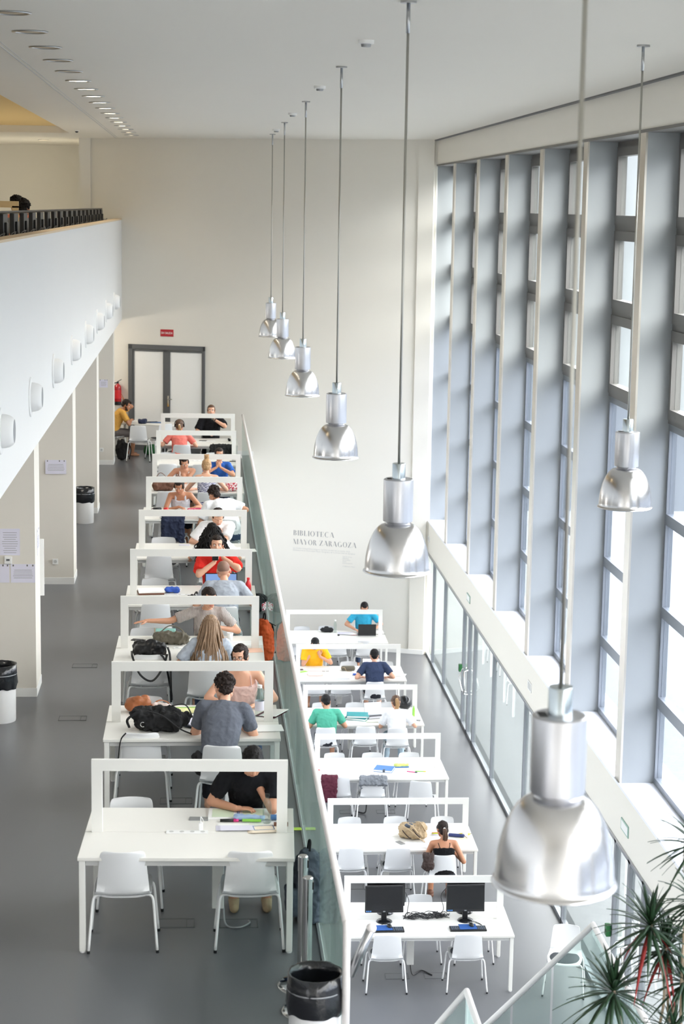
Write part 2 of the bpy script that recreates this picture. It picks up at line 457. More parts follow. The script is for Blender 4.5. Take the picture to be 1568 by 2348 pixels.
# window wall at x = 5
XW, XG = 5.0, 5.39
simple('wall_right_header', (XW, -3, 6.42), (XW+.75, 41.2, CZ+.02), M['wallback'])
simple('trim_header_edge', (XW-.012, -3, 6.385), (XW+.46, 41.2, 6.42), M['frame_dark_shaded'])
simple('wall_right_band', (XW, -3, -1.9), (XW+.75, 41.2, -1.235), M['wallback'])
simple('trim_window_sill', (XW-.02, -3, -1.235), (XG+.3, 41.2, -1.2), M['sill'])
simple('trim_band_lower_edge', (XW-.012, -3, -1.925), (XW+.08, 41.2, -1.9), M['steel'])
FY = [21.16+3.2*k for k in range(-6, 7)]       # near faces of the fins
for y in FY:
    simple('trim_window_fin', (XW+.02, y, -1.2), (XG+.1, y+.26, 6.39), M['fin'])
    simple('trim_fin_edge', (XW-.004, y, -1.2), (XW+.02, y+.26, 6.39), M['finedge'])
simple('trim_window_fin', (XW+.02, 40.1, -1.2), (XG+.1, 40.7, 6.39), M['fin'])
PANES_UP = [(5.45, 6.2), (4.37, 5.13), (3.27, 4.05)]
PANES_LO = [(2.05, 3.02), (.95, 1.92), (-.13, .82), (-1.12, -.27)]
def window_bay(idx, y0, y1):
    t = thing('window_%d' % idx, None, None); t['kind'] = 'structure'
    t.location = (XG, (y0+y1)/2, -1.2)
    hw = (y1-y0)/2; up = MB(); z = lambda q: q+1.2
    a = .16                                          # sash margin
    # upper structural panel with openings, its shade painted in as darker grey
    def bars(mb, x0, x1, zs, lo, hi, m_):
        mb.box((x0, -hw, lo), (x1, -hw+m_, hi)); mb.box((x0, hw-m_, lo), (x1, hw, hi))
        edges = [lo]+[v for p in zs for v in p]+[hi]
        for i in range(0, len(edges), 2): mb.box((x0, -hw+m_, edges[i]), (x1, hw-m_, edges[i+1]))
    zu = [(z(p), z(q)) for p, q in PANES_UP][::-1]
    bars(up, 0, .10, zu, z(3.1), z(6.39), .13)
    for p, q in zu:                                  # raised sashes
        for (u0, u1, w0, w1) in ((-hw+.05, -hw+.13, p-.12, q+.12), (hw-.13, hw-.05, p-.12, q+.12), (-hw+.13, hw-.13, p-.12, p), (-hw+.13, hw-.13, q, q+.12)):
            up.box((-.02, u0, w0), (0, u1, w1))
    obj('window_frame', up, M['frame_dark_shaded'], t)
    lo = MB(); zl = [(z(p), z(q)) for p, q in PANES_LO][::-1]
    bars(lo, .01, .10, zl, 0, z(3.1), .06)
    obj('window_frame', lo, M['frame_lite'], t)
    for p, q in zu: obj('pane', MB().box((.03, -hw+.13, p), (.036, hw-.13, q)), M['glass'], t)
    for p, q in zl: obj('pane', MB().box((.04, -hw+.06, p), (.046, hw-.06, q)), M['glasslow'], t)
k = 1
for i in range(len(FY)-1):
    window_bay(k, FY[i]+.26, FY[i+1]); k += 1
# glazed partition at the lower level
GY = [41.0, 39.09, 37.23, 34.45, 33.72, 33.0, 30.8, 27.67, 24.33, 21.3, 20.55, 19.85, 17.2, 14.2, 11.0, 8.0]
doors = {(34.45, 33.72), (33.72, 33.0), (21.3, 20.55), (20.55, 19.85)}
kw = 20; kd = 2
for i in range(len(GY)-1):
    y1, y0 = GY[i], GY[i+1]; isd = (y1, y0) in doors
    if isd: nm = 'door_%d' % kd; kd += 1
    else: nm = 'window_%d' % kw; kw += 1
    t = thing(nm, None, None, (XW, (y0+y1)/2, -D)); t['kind'] = 'structure'; hw = (y1-y0)/2
    b = MB(); fw = .055 if isd else .03; H = 2.275
    b.box((0, -hw, 0), (.07, -hw+fw, H)); b.box((0, hw-fw, 0), (.07, hw, H)); b.box((0, -hw, 0), (.07, hw, .06)); b.box((0, -hw, H-.05), (.07, hw, H))
    obj('door_frame' if isd else 'window_frame', b, M['frame_lite'], t)
    obj('pane', MB().box((.03, -hw+fw, .06), (.036, hw-fw, H-.05)), M['glasspart'], t)
    if isd:
        hy = -hw+.1 if (y1, y0) in ((34.45, 33.72), (21.3, 20.55)) else hw-.1
        s_ = 1 if hy < 0 else -1
        obj('door_handle', MB().tube([(0, hy, 1.25), (-.08, hy+.0, 1.22), (-.1, hy+s_*.30, .98), (-.08, hy, .80), (0, hy, .78)], .014, 8), M['chrome'], t, True)
# outside ground
o = struct('floor_terrace', MB().box((5.2, -10, -D-.25), (45, 60, -D-.02)), M['paving'])
# mezzanine
simple('wall_mezzanine_front', (-1.885, YN, 2.93), (-1.735, 42.7, 5.145), M['panel'])
simple('trim_mezzanine_ledge', (-1.90, YN, 5.145), (-1.728, 42.7, 5.17), M['cream'])
simple('floor_mezzanine', (-8, YN, 2.93), (-1.885, 42.7, 4.15), M['white'])
for y, yb in ((20.73, 21.36), (27.10, 27.74), (33.5, 34.14), (39.9, 40.5), (14.35, 14.98)):
    simple('wall_pier', (-4.6, y, 0), (-1.815, yb, 2.93), M['pier'])
    simple('baseboard_pier', (-4.6, y-.008, 0), (-1.808, yb, .1), M['white'])
# double door in the back wall
t = thing('door_1', None, None); t['kind'] = 'structure'; t.matrix_world = wallmtx(-1.957, 0, 0)
b = MB(); hw = .913
b.box((-hw, 0, -.05), (-hw+.1, 2.39, .045)); b.box((hw-.05, 0, -.05), (hw, 2.39, .045)); b.box((-hw, 2.29, -.05), (hw, 2.39, .045))
obj('door_frame', b, M['doorframe'], t)
for x0, x1, hx in ((-hw+.1, .0, -.03), (.0, hw-.05, 0)):
    b = MB(); r = .07
    b.box((x0, 0, .0), (x0+.04 if x0 < -.1 else .09, 2.28, .03)); b.box((x1-.08 if x1 < .1 else x1-.02, 0, 0), (x1, 2.28, .03)); b.box((x0, 2.24, 0), (x1, 2.28, .03)); b.box((x0, 0, 0), (x1, .12, .03))
    lf = obj('door_leaf', b, M['doorframe'], t)
    obj('frosted_pane', MB().box((x0+.03, .1, .005), (x1-.02, 2.25, .012)), M['frost'], lf)
h = MB().box((.03, 1.02, .03), (.07, 1.26, .042)); h.tube([(.05, 1.19, .04), (.05, 1.19, .09), (.16, 1.19, .09)], .011)
obj('door_handle', h, M['chrome'], t)

REAR = True
if REAR:
    simple('wall_rear_light_block', (-8.2, -3.2, -D), (5.8, -3, CZ+.5), M['wall'])  # unseen wall added to cut daylight flooding in from behind the camera
    simple('floor_gallery', (-8, -3, 3.85), (1.0, -.3, 3.95), M['white'])
# ------------------------------------------------------------------ tables
TL = [(-.06, 13.87), (-.05, 17.0), (-.09, 19.95), (-.09, 22.77), (-.08, 25.78), (-.07, 29.0), (-.04, 31.7), (-.05, 35.07), (-.02, 37.99)]
TR = [(2.88, 22.66), (2.88, 25.83), (2.9, 29.18), (2.88, 32.31), (2.91, 35.43), (2.86, 38.58)]
YAWL = [-.040, -.003, -.01, 0, 0, 0, 0, 0, 0]
YAWR = [-.022, -.008, .006, 0, 0, 0]
ORD = ['frontmost', 'second', 'third', 'fourth', 'fifth', 'sixth', 'seventh', 'eighth', 'ninth']
HT = .745
def make_table(name, w, d, label, group, cols):
    t = thing(name, label, 'table', (0, 0, 0), 0, group)
    b = MB().box((-w/2, -d/2, HT-.028), (w/2, -.004, HT), .004); b.box((-w/2, .004, HT-.028), (w/2, d/2, HT), .004)
    obj('tabletop', b, M['tabletop'], t)
    b = MB()
    b.box((-w/2+.06, -d/2+.02, HT-.068), (w/2-.06, -d/2+.05, HT-.029)); b.box((-w/2+.06, d/2-.05, HT-.068), (w/2-.06, d/2-.02, HT-.029))
    b.box((-w/2+.02, -d/2+.05, HT-.068), (-w/2+.05, d/2-.05, HT-.029)); b.box((w/2-.05, -d/2+.05, HT-.068), (w/2-.02, d/2-.05, HT-.029))
    obj('frame', b, M['beam'], t)
    for sx in (-1, 1):
        for sy in (-1, 1):
            x, y = sx*(w/2-.033), sy*(d/2-.033)
            l = obj('leg', MB().box((x-.023, y-.023, .012), (x+.023, y+.023, HT-.028), .004), M['tableleg'], t)
            obj('foot', MB().cyl((x, y, 0), .02, .014, 12), M['tube'], l)
    sw = w*.935/2; b = MB(); T = .018; H = HT+.575
    # goal-post shaped divider as one prism: outer and inner outlines
    out = [(-sw, HT), (-sw, H), (sw, H), (sw, HT), (sw-.082, HT), (sw-.082, H-.088), (-sw+.082, H-.088), (-sw+.082, HT)]
    vs = [(x, -T, z) for x, z in out]+[(x, T, z) for x, z in out]; n = 8
    fs = [(0, 1, 6, 7), (1, 2, 5, 6), (2, 3, 4, 5)]; fs += [tuple(i+8 for i in f)[::-1] for f in fs]; fs += [(i, (i+1) % n, (i+1) % n+8, i+8) for i in range(n)]
    b.add(vs, fs); obj('divider_frame', b, M['tableleg'], t)
    for cx in cols:
        obj('cable_column', MB().box((cx-.045, -.04, .14), (cx+.045, .04, HT-.06), .006), M['tableleg'], t)
    return t
def make_strip(t, x):
    s = obj('power_strip', MB().box((x-.16, -.045, HT), (x+.16, -.005+.03, HT+.006), .003), M['white'], t)
    b = MB()
    for i in range(4): b.cyl((x-.12+.08*i, -.01, HT+.006), .018, .001, 12)
    obj('sockets', b, M['beam'], s)

tabL = make_table('study_table', 1.60, 1.17, '', 'tables of the upper row', (.22,)); make_strip(tabL, -.02)
tabR = make_table('study_table', 2.18, 1.17, '', 'tables of the lower row', (-.16,))
TAB = {}
for i, (x, y) in enumerate(TL):
    lab = '%s white study table of the upper row left of the glass railing, with goalpost divider' % ORD[i]
    if i == 0: t = tabL; t.location = (x, y, 0); t.rotation_euler.z = YAWL[i]; t['label'] = lab
    else: t = dup(tabL, (x, y, 0), YAWL[i], lab)
    TAB['L', i] = t
for i, (x, y) in enumerate(TR):
    lab = '%s long white study table of the lower row right of the railing, with divider' % ORD[i]
    if i == 0: t = tabR; t.location = (x, y, -D); t.rotation_euler.z = YAWR[i]; t['label'] = lab
    else: t = dup(tabR, (x, y, -D), YAWR[i], lab)
    TAB['R', i] = t
def tp(row, i, dx, dy, dz=0.):
    """point on a table top, given as an offset in metres from the table's centre"""
    c, z = (TL[i], 0) if row == 'L' else (TR[i], -D)
    return (c[0]+dx, c[1]+dy, z+HT+dz)

# ------------------------------------------------------------------ chairs
def make_chair():
    t = thing('shell_chair', 'x', 'chair')
    # profile of the one-piece shell: (y, z, halfwidth)
    prof = [(.215, .425, .17), (.20, .445, .195), (.10, .448, .212), (-.02, .44, .215), (-.12, .432, .212), (-.175, .44, .205), (-.205, .47, .197), (-.222, .54, .190), (-.235, .62, .182), (-.245, .70, .174), (-.252, .755, .168), (-.255, .783, .155), (-.256, .792, .13)]
    sm = curve([(y, z, w_) for y, z, w_ in prof], 2)
    th = .009; vs = []; fs = []; nu = 12; nv = len(sm)
    def P(u, j):
        y, z, w_ = sm[j]; x = (u*2-1)*w_; q = (u*2-1)**2
        if z > .5: y += .034*q
        else: z += .012*q
        if j == nv-1: z -= .0
        return V((x, y, z))
    for j in range(nv):
        a = V(sm[max(j-1, 0)]); c = V(sm[min(j+1, nv-1)]); tx, tz = c[0]-a[0], c[1]-a[1]; l = math.hypot(tx, tz)
        nrm = V((0, tz/l, -tx/l))
        for u in range(nu+1): vs.append(P(u/nu, j))
        for u in range(nu+1): vs.append(P(u/nu, j)-nrm*th)
    r = 2*(nu+1)
    for j in range(nv-1):
        for u in range(nu):
            a = j*r+u; fs.append((a, a+1, a+1+r, a+r)); b = a+nu+1; fs.append((b, b+r, b+r+1, b+1))
        a = j*r; fs.append((a, a+r, a+r+nu+1, a+nu+1)); a = j*r+nu; fs.append((a, a+nu+1, a+nu+1+r, a+r))
    for j in (0, nv-1):
        for u in range(nu): a = j*r+u; fs.append((a, a+nu+1, a+nu+2, a+1) if j == 0 else (a, a+1, a+nu+2, a+nu+1))
    obj('shell', MB().add(vs, fs), M['shell'], t, auto=50)
    def pad(u, v):
        a = (u*2-1); b_ = (v*2-1); x = a*math.sqrt(1-b_*b_/2.6)*.185; y = .02+b_*math.sqrt(1-a*a/2.6)*.17
        e = max(abs(a), abs(b_)); return V((x, y, .452+.022*(1-e**4)+.008*a*a))
    b = MB().grid(pad, 10, 10); obj('seat_pad', b, M['pad'], t, True)
    fr = MB()
    for sy, y in ((1, .13), (-1, -.13)): fr.tube(curve([(-.17, y, .418), (-.09, y, .405), (.09, y, .405), (.17, y, .418)], 4), .0095, 8)
    fr.tube([(-.09, -.13, .405), (-.09, .13, .405)], .008, 6); fr.tube([(.09, -.13, .405), (.09, .13, .405)], .008, 6)
    obj('under_frame', fr, M['tube'], t, True)
    for sx in (-1, 1):
        for y0, y1 in ((.13, .20), (-.13, -.225)):
            p = curve([(sx*.165, y0, .418), (sx*.20, y0*1.05, .417), (sx*.222, y0+(y1-y0)*.2, .385), (sx*.235, y0+(y1-y0)*.45, .25), (sx*.255, y1, .014)], 4)
            l = obj('leg', MB().tube(p, .0105, 8), M['tube'], t, True)
            obj('foot_cap', MB().tube([(sx*.2552, y1, 0), (sx*.2549, y1, .022)], .0125, 8), M['black'], l)
    return t
chair0 = make_chair(); used = [False]
CH = {}
def chair(key, x, y, z, rz, label, group):
    if not used[0]:
        used[0] = True; chair0.location = (x, y, z); chair0.rotation_euler.z = rz; chair0['label'] = label; chair0['group'] = group; t = chair0
    else: t = dup(chair0, (x, y, z), rz, label, group)
    CH[key] = t; return t
def near(y): return y+.25
# (row, table, side, x, y of the back top, yaw wobble, note)
CL = [(0, 'n', -.55, 13.29, .0), (0, 'n', .39, 13.27, .0), (0, 'f', -.53, 14.60, 0), (0, 'f', .40, 14.93, 0),
      (1, 'n', -.51, 16.45, -.02), (1, 'n', .24, 16.02, -.12), (1, 'f', -.51, 17.75, 0), (1, 'f', .38, 18.15, 0),
      (2, 'n', -.52, 19.44, .03), (2, 'n', .12, 18.95, -.2), (2, 'f', -.58, 20.75, .05), (2, 'f', .2, 21.15, 0),
      (3, 'n', -.52, 22.02, .05), (3, 'n', .30, 21.85, 0), (3, 'f', -.55, 23.6, 0), (3, 'f', .23, 23.97, 0),
      (4, 'n', -.54, 25.13, .02), (4, 'n', .20, 24.85, 0), (4, 'f', -.5, 26.6, 0), (4, 'f', .28, 26.95, 0),
      (5, 'n', -.40, 28.45, -.15), (5, 'n', .40, 28.15, 0), (5, 'f', -.36, 30.2, 0), (5, 'f', .45, 29.85, 0),
      (6, 'n', -.52, 30.95, 0), (6, 'n', .16, 30.85, -.05), (6, 'f', -.36, 32.9, 0), (6, 'f', .38, 32.95, 0),
      (7, 'n', -.57, 34.3, 0), (7, 'n', .05, 34.25, 0), (7, 'f', -.61, 35.95, 0), (7, 'f', .3, 35.95, 0),
      (8, 'n', -.34, 37.1, 0), (8, 'n', .44, 36.95, 0), (8, 'f', -.45, 38.85, 0), (8, 'f', .26, 39.2, 0)]
CR = [(0, 'n', -.52, 22.02, 0), (0, 'n', .49, 22.0, 0), (0, 'f', -.50, 23.42, 0), (0, 'f', .03, 23.40, 0), (0, 'f', .71, 23.38, 0),
      (1, 'n', -.72, 25.22, 0), (1, 'n', -.06, 25.2, .03), (1, 'n', .55, 24.88, 0), (1, 'f', -.64, 26.59, 0), (1, 'f', .04, 26.6, 0), (1, 'f', .74, 26.58, 0),
      (2, 'n', -.67, 28.56, 0), (2, 'n', -.13, 28.5, 0), (2, 'n', .66, 28.28, -.25), (2, 'f', -.65, 29.9, 0), (2, 'f', -.02, 29.9, 0), (2, 'f', .59, 29.9, 0),
      (3, 'n', -.67, 31.4, 0), (3, 'n', .03, 31.45, 0), (3, 'n', .58, 31.35, 0), (3, 'f', -.64, 33.08, 0), (3, 'f', -.03, 33.08, 0), (3, 'f', .6, 33.1, 0),
      (4, 'n', -.67, 34.9, 0), (4, 'n', -.17, 34.9, 0), (4, 'n', .45, 34.55, 0), (4, 'f', -.58, 36.6, 0), (4, 'f', .07, 36.2, 0), (4, 'f', .79, 36.2, 0),
      (5, 'n', -.73, 38.05, 0), (5, 'n', .04, 38.05, 0), (5, 'n', .62, 38.0, 0), (5, 'f', -.64, 39.35, 0), (5, 'f', -.11, 39.4, 0), (5, 'f', .69, 39.75, 0)]
occL = {(0, 'f', 1), (1, 'n', 1), (1, 'f', 1), (2, 'n', 1), (2, 'f', 1), (3, 'n', 1), (3, 'f', 1), (4, 'n', 1), (4, 'f', 1), (5, 'n', 1), (5, 'f', 0), (6, 'n', 1), (6, 'f', 0), (6, 'f', 1), (8, 'n', 0), (8, 'f', 1)}
occR = {(1, 'n', 2), (3, 'n', 0), (3, 'n', 2), (4, 'f', 0), (4, 'n', 2), (5, 'f', 2)}
for row, L_, occ, names in (('L', CL, occL, ('left', 'right')), ('R', CR, occR, ('left', 'middle', 'right'))):
    cnt = {}
    for (i, sd, x, y, wob) in L_:
        k = cnt.get((i, sd), 0); cnt[i, sd] = k+1
        pos = names[k] if not (row == 'R' and i == 0 and sd == 'n' and k == 1) else 'right'
        side = 'near side' if sd == 'n' else 'far side'
        st = 'occupied' if (i, sd, k) in occ else 'empty'
        lab = '%s white shell chair, %s place on the %s of the %s table, %s row' % (st, pos, side, ORD[i], 'upper' if row == 'L' else 'lower')
        x0 = x if row == 'L' else TR[i][0]+x
        yy = y+.25 if sd == 'n' else y-.25
        chair((row, i, sd, k), x0, yy, 0 if row == 'L' else -D, wob+(0 if sd == 'n' else PI), lab, 'white shell chairs of the %s row' % ('upper' if row == 'L' else 'lower'))
chair('stair', 4.60, 22.05, -D, 2.9, 'white shell chair seen through the glass of the stair railing, beside the glazed partition', 'white shell chairs on their own')
chair('back1', -1.28, 40.55, 0, -.12, 'white shell chair facing the low table where the man in yellow sits', 'white shell chairs at the rear table')
chair('back2', -.85, 40.9, 0, .6, 'turned white shell chair between rear table and double door', 'white shell chairs at the rear table')
chair('back3', -1.83, 41.35, 0, -1.2, 'white shell chair under the bearded man in the yellow shirt', 'white shell chairs at the rear table')

# rear table by the door
t = thing('corner_table', 'white low table with rounded corners before the double door, bearded man in yellow beside it', 'table', (-1.15, 41.35, 0), -.36)
obj('tabletop', MB().box((-.72, -.32, .715), (.72, .32, .745), .012), M['tabletop'], t)
for sx in (-1, 1):
    for sy in (-1, 1): obj('leg', MB().box((sx*.62-.025, sy*.24-.025, 0), (sx*.62+.025, sy*.24+.025, .716), .004), M['tableleg'], t)

# ------------------------------------------------------------------ pendant lamps
def pendant(x, y, label, first=None):
    if first: return dup(first, (x, y, 0), 0, label)
    t = thing('pendant_lamp', label, 'lamp', (x, y, 0), 0, 'aluminium pendant lamps in the long row')
    zc = 3.67     # top of the collar
    r = obj('suspension_rod', MB().tube([(0, 0, CZ), (0, 0, zc)], .0095, 10), M['rod'], t, True)
    obj('rod_sleeve', MB().tube([(0, 0, CZ-.22), (0, 0, CZ-.01)], .014, 10), M['steel'], r, True)
    obj('ceiling_rose', MB().cyl((0, 0, CZ-.016), .058, .016, 24), M['steel'], t)
    obj('collar', MB().lathe([(.0, 0), (.046, 0), (.048, -.003), (.048, -.115), (.0, -.115)], 28, (0, 0, zc)), M['zinc'], t, auto=40)
    zt = zc-.113
    b = MB().lathe([(.0, 0), (.100, 0), (.108, -.006), (.109, -.012), (.109, -.305), (.107, -.312), (.075, -.312)], 40, (0, 0, zt))
    cy_ = obj('gear_housing', b, M['alucyl'], t, auto=35)
    v = MB()
    for j in range(9): v.box((-.085+.0, -.035+.009*j, zt), (-.05, -.0315+.009*j, zt+.001))
    obj('vent_slots', v, M['black'], cy_)
    zd = zt-.312
    prof = [(.082, .0), (.090, -.018)]
    n = 18
    for i in range(n+1):
        u = i/n; prof.append((.092+(.236-.092)*math.sin(u*PI/2)**.92, -.02-.335*(1-math.cos(u*PI/2))**.90))
    prof += [(.240, -.362), (.248, -.366), (.250, -.374), (.244, -.378), (.232, -.366)]
    inner = [(r_-.006, h-.004) for r_, h in prof[2:n+2]][::-1]
    b = MB().lathe(prof+inner+[(.07, -.02)], 64, (0, 0, zd)); obj('shade', b, M['alu'], t, auto=50)
    obj('shadow_gap_ring', MB().lathe([(.080, .0), (.083, -.01), (.088, -.02)], 40, (0, 0, zd+.006)), M['black'], t, True)
    obj('bulb', MB().ell((0, 0, zd-.2), (.05, .05, .09), 16), M['paper'], t, True)
    return t
names = ['nearest and largest aluminium dome pendant lamp, blurred in front of the glazed partition', 'second nearest aluminium dome pendant lamp, right of the silver wall lettering',
         'third aluminium dome pendant lamp from the front in the long row', 'fourth aluminium dome pendant lamp from the front in the long row',
         'fifth aluminium dome pendant lamp from the front, overlapping the farthest one', 'farthest and smallest aluminium dome pendant lamp of the long row']
ys = [7.02, 13.44, 19.73, 26.31, 32.9, 38.34]
p0 = pendant(1.41, ys[0], names[0])
for y, nme in zip(ys[1:], names[1:]): pendant(1.45, y, nme, p0)
pr = pendant(3.83, 16.46, 'aluminium dome pendant lamp hanging alone before the windows', p0); pr['group'] = 'aluminium pendant lamp by the windows'

# recessed downlights, detectors, wall lights
t0 = None
for i in range(17):
    y = 14.91+1.598*i; lit = i >= 5
    t = thing('downlight', '%s recessed round ceiling downlight, number %s of the row counted from the camera' % ('lit' if lit else 'unlit', ['one', 'two', 'three', 'four', 'five', 'six', 'seven', 'eight', 'nine', 'ten', 'eleven', 'twelve', 'thirteen', 'fourteen', 'fifteen', 'sixteen', 'seventeen'][i]), 'downlight', (-1.44, y, CZ), 0, 'ceiling downlights above the mezzanine edge')
    obj('trim_ring', MB().lathe([(.125, 0), (.155, -.001), (.152, -.010), (.128, -.012), (.122, -.003)], 28), M['steel'], t, True)
    obj('diffuser', MB().lathe([(.001, -.004), (.06, -.006), (.124, -.004)], 28), M['litlamp'] if lit else M['offlamp'], t, True)
    if lit:
        ld = bpy.data.lights.new('downlight_bulb', 'SPOT'); ld.energy = 12; ld.color = (1, .86, .66); ld.spot_size = 2.2; ld.spot_blend = .8; ld.shadow_soft_size = .1
        lo = bpy.data.objects.new('downlight_bulb', ld); C.objects.link(lo); lo.parent = t; lo.location = (0, 0, -.03)
for i, y in enumerate((16.61, 22.96, 29.67, 35.97)):
    t = thing('smoke_detector', '%s small white smoke detector on the ceiling beside the pendant rods' % ['nearest', 'second nearest', 'third nearest', 'farthest'][i], 'detector', (1.43, y, CZ), 0, 'ceiling smoke detectors')
    obj('base', MB().lathe([(0, 0), (.07, 0), (.068, -.03), (.045, -.034)], 20), M['white'], t, auto=40)
    obj('sensor', MB().lathe([(.046, -.032), (.04, -.058), (.0, -.06)], 16), M['grey'], t, auto=40)
for i, y in enumerate((13.3, 16.48, 19.44, 22.53, 25.78, 28.95, 32.16, 35.32, 38.6)):
    if i == 0: continue
    t = thing('wall_light', '%s round white bulkhead lamp on the white mezzanine front' % ['', 'nearest, cropped,', 'second', 'third', 'fourth', 'fifth', 'sixth', 'seventh', 'farthest'][i], 'wall lamp', (-1.735, y, 3.52), 0, 'bulkhead lamps on the mezzanine front')
    obj('base_plate', MB().lathe([(.205, 0), (.205, .014), (.195, .018), (0, .018)], 32, axis='x'), M['panel'], t, auto=40)
    obj('dome', MB().lathe([(.150, .018), (.150, .045), (.140, .085), (.120, .115), (.105, .125)], 32, axis='x'), M['panel'], t, auto=50)
    obj('lens', MB().lathe([(.105, .125), (.09, .128), (.0, .128)], 28, axis='x'), M['grey'], t, True)

# ------------------------------------------------------------------ glass railing along the upper floor
t = thing('glass_railing', 'long glass railing with white tubular handrail along the edge of the upper floor', 'railing', (.95, 26, 0))
hr = [(0, 41.0-26, .965), (0, 11.32-26, .985), (0, 11.30-26, .93), (0, 11.28-26, -.4)]
obj('handrail', MB().tube([hr[0], (0, 11.36-26, .985)], .026, 14), M['handrail'], t, True)
obj('end_post', MB().tube([(0, 11.37-26, .985), (0, 11.33-26, .98), (0, 11.31-26, .95), (0, 11.3-26, -.1)], .026, 14), M['handrail'], t, True)
y = 11.42
while y < 41:
    y1 = min(y+1.2, 41.0)
    obj('glass_panel', MB().box((-.008, y-26+.006, -.28), (.008, y1-26-.006, .945)), M['glassrail'], t)
    y += 1.2
obj('base_channel', MB().box((-.03, 11.35-26, -.01), (-.012, 15.0, .012)), M['grey'], t)
b = MB()
for k in range(8): b.box((-.012, 12.6+3.6*k-26, .90), (.0, 12.64+3.6*k-26, .965))
obj('brackets', b, M['handrail'], t)
# stair from the upper floor: rails, landing, flights
t = thing('stair_handrail', 'steel stair rail with white end cap behind the railing end post', 'handrail', (1.1, 11.3, .97))
obj('tube', MB().tube([(0, 0, 0), (-.125, .03, -.32)], .03, 14), M['steel'], t, True)
obj('end_cap', MB().ell((.004, 0, .006), .034, 14), M['handrail'], t, True)
def stair_rail(P, d, z0, lab, run):
    t = thing('stair_railing', lab, 'railing', P)
    e1 = V((-d[0], 0, -d[1])); e2 = V((0, -run, 0))
    obj('handrail', MB().tube([e1, V((0, 0, 0)), e2], .026, 12), M['handrail'], t, True)
    n = max(2, int(e1.length/.42))
    for k in range(n):
        a = e1*(k/n); b_ = e1*((k+1)/n-.012)
        m = MB(); vs = []
        for q in (a, b_): vs += [(q.x-.004, -.006, q.z-.04), (q.x-.004, .006, q.z-.04), (q.x-.004, .006, q.z-1.05), (q.x-.004, -.006, q.z-1.05)]
        m.add(vs, [(0, 1, 2, 3), (4, 7, 6, 5), (0, 4, 5, 1), (1, 5, 6, 2), (2, 6, 7, 3), (3, 7, 4, 0)])
        obj('glass_panel', m, M['glassclear'], t)
    for k in range(3):
        obj('glass_panel', MB().box((-.006, -run*(k+1)/3+.01, -1.05), (.006, -run*k/3-.01, -.04)), M['glassclear'], t)
    return t
stair_rail((3.14, 14.0, -.1), (1.6, 1.6), 0, 'white stair rail with glass panels rising to a corner in front of the glazed partition', 3.6)
stair_rail((1.95, 12.76, -.1), (.9, 1.12), 0, 'short white stair rail corner at the bottom edge, left of the larger one', 3.0)
simple('floor_stair_landing', (2.2, 6.5, -1.35), (4.99, 13.9, -1.15), M['floor'])
b = MB()
for k in range(7): b.box((1.05+.26*k, 9.2, -.17*(k+1)-.04), (1.33+.26*k, 11.2, -.17*(k+1)))
struct('floor_stair_flight', b, M['floor'])
# ------------------------------------------------------------------ people
SK = {'light': mat('skin_light', (222, 170, 142), .5, var=.04, scale=14), 'mid': mat('skin_medium', (204, 150, 120), .5, var=.04, scale=14),
      'tan': mat('skin_tanned', (186, 130, 98), .5, var=.04, scale=14)}
LIP = mat('lips', (176, 92, 86), .45); BROW = mat('eyebrow', (58, 42, 34), .8); EYEW = mat('eye_white', (232, 228, 224), .3); EYED = mat('iris', (44, 30, 22), .2)
HA = {'black': mat('hair_black', (22, 20, 20), .62, var=.3, scale=40, bump=.5, bscale=90, spec=.25), 'dark': mat('hair_dark_brown', (42, 32, 28), .62, var=.3, scale=40, bump=.5, bscale=90, spec=.25),
      'brown': mat('hair_brown', (92, 66, 48), .5, var=.3, scale=30, bump=.5, bscale=90), 'fair': mat('hair_fair', (186, 148, 104), .5, var=.3, scale=30, bump=.4, bscale=90),
      'ombre': mat('hair_ombre', (142, 114, 88), .5, var=.35, scale=22, bump=.4, bscale=90), 'shaved': mat('hair_shaved', (142, 108, 92), .65, var=.1, scale=80)}

def head_mesh():
    b = MB()
    b.ell((0, -.012, .03), (.074, .093, .083), 20)
    b.ell((0, .022, -.025), (.062, .068, .075), 18)
    b.ell((0, .045, -.072), (.036, .034, .032), 14); b.ell((0, .052, -.088), (.020, .018, .016), 10)
    for s in (-1, 1):
        b.ell((s*.034, .052, -.022), (.026, .026, .028), 12); b.ell((s*.024, .068, .031), (.028, .016, .009), 10)
        b.ell((s*.076, -.006, -.004), (.010, .019, .031), 10)
        b.cap((s*.05, .0, -.05), (s*.03, .045, -.085), .026, .018)
    b.cap((0, .083, .018), (0, .100, -.016), .0075, .0125); b.ell((0, .096, -.021), (.017, .012, .009), 10)
    b.ell((0, .079, -.046), (.024, .013, .007), 10); b.ell((0, .078, -.055), (.021, .012, .007), 10)
    me = blobmesh(b, .0045, 3, .5, name='head')
    for v in me.vertices:
        for s in (-1, 1):
            d = (v.co-V((s*.031, .085, .010))); q = math.exp(-(d.x**2/.00030+d.z**2/.00014+d.y**2/.0012)); v.co.y -= .011*q
    me.update(); return me
HEAD = head_mesh()
def head_zone(c):
    if c.y > .07 and abs(c.x) < .024 and -.0605 < c.z < -.041: return 1
    if c.y > .06 and .014 < abs(c.x) < .052 and .0235 < c.z < .0315: return 2
    return 0

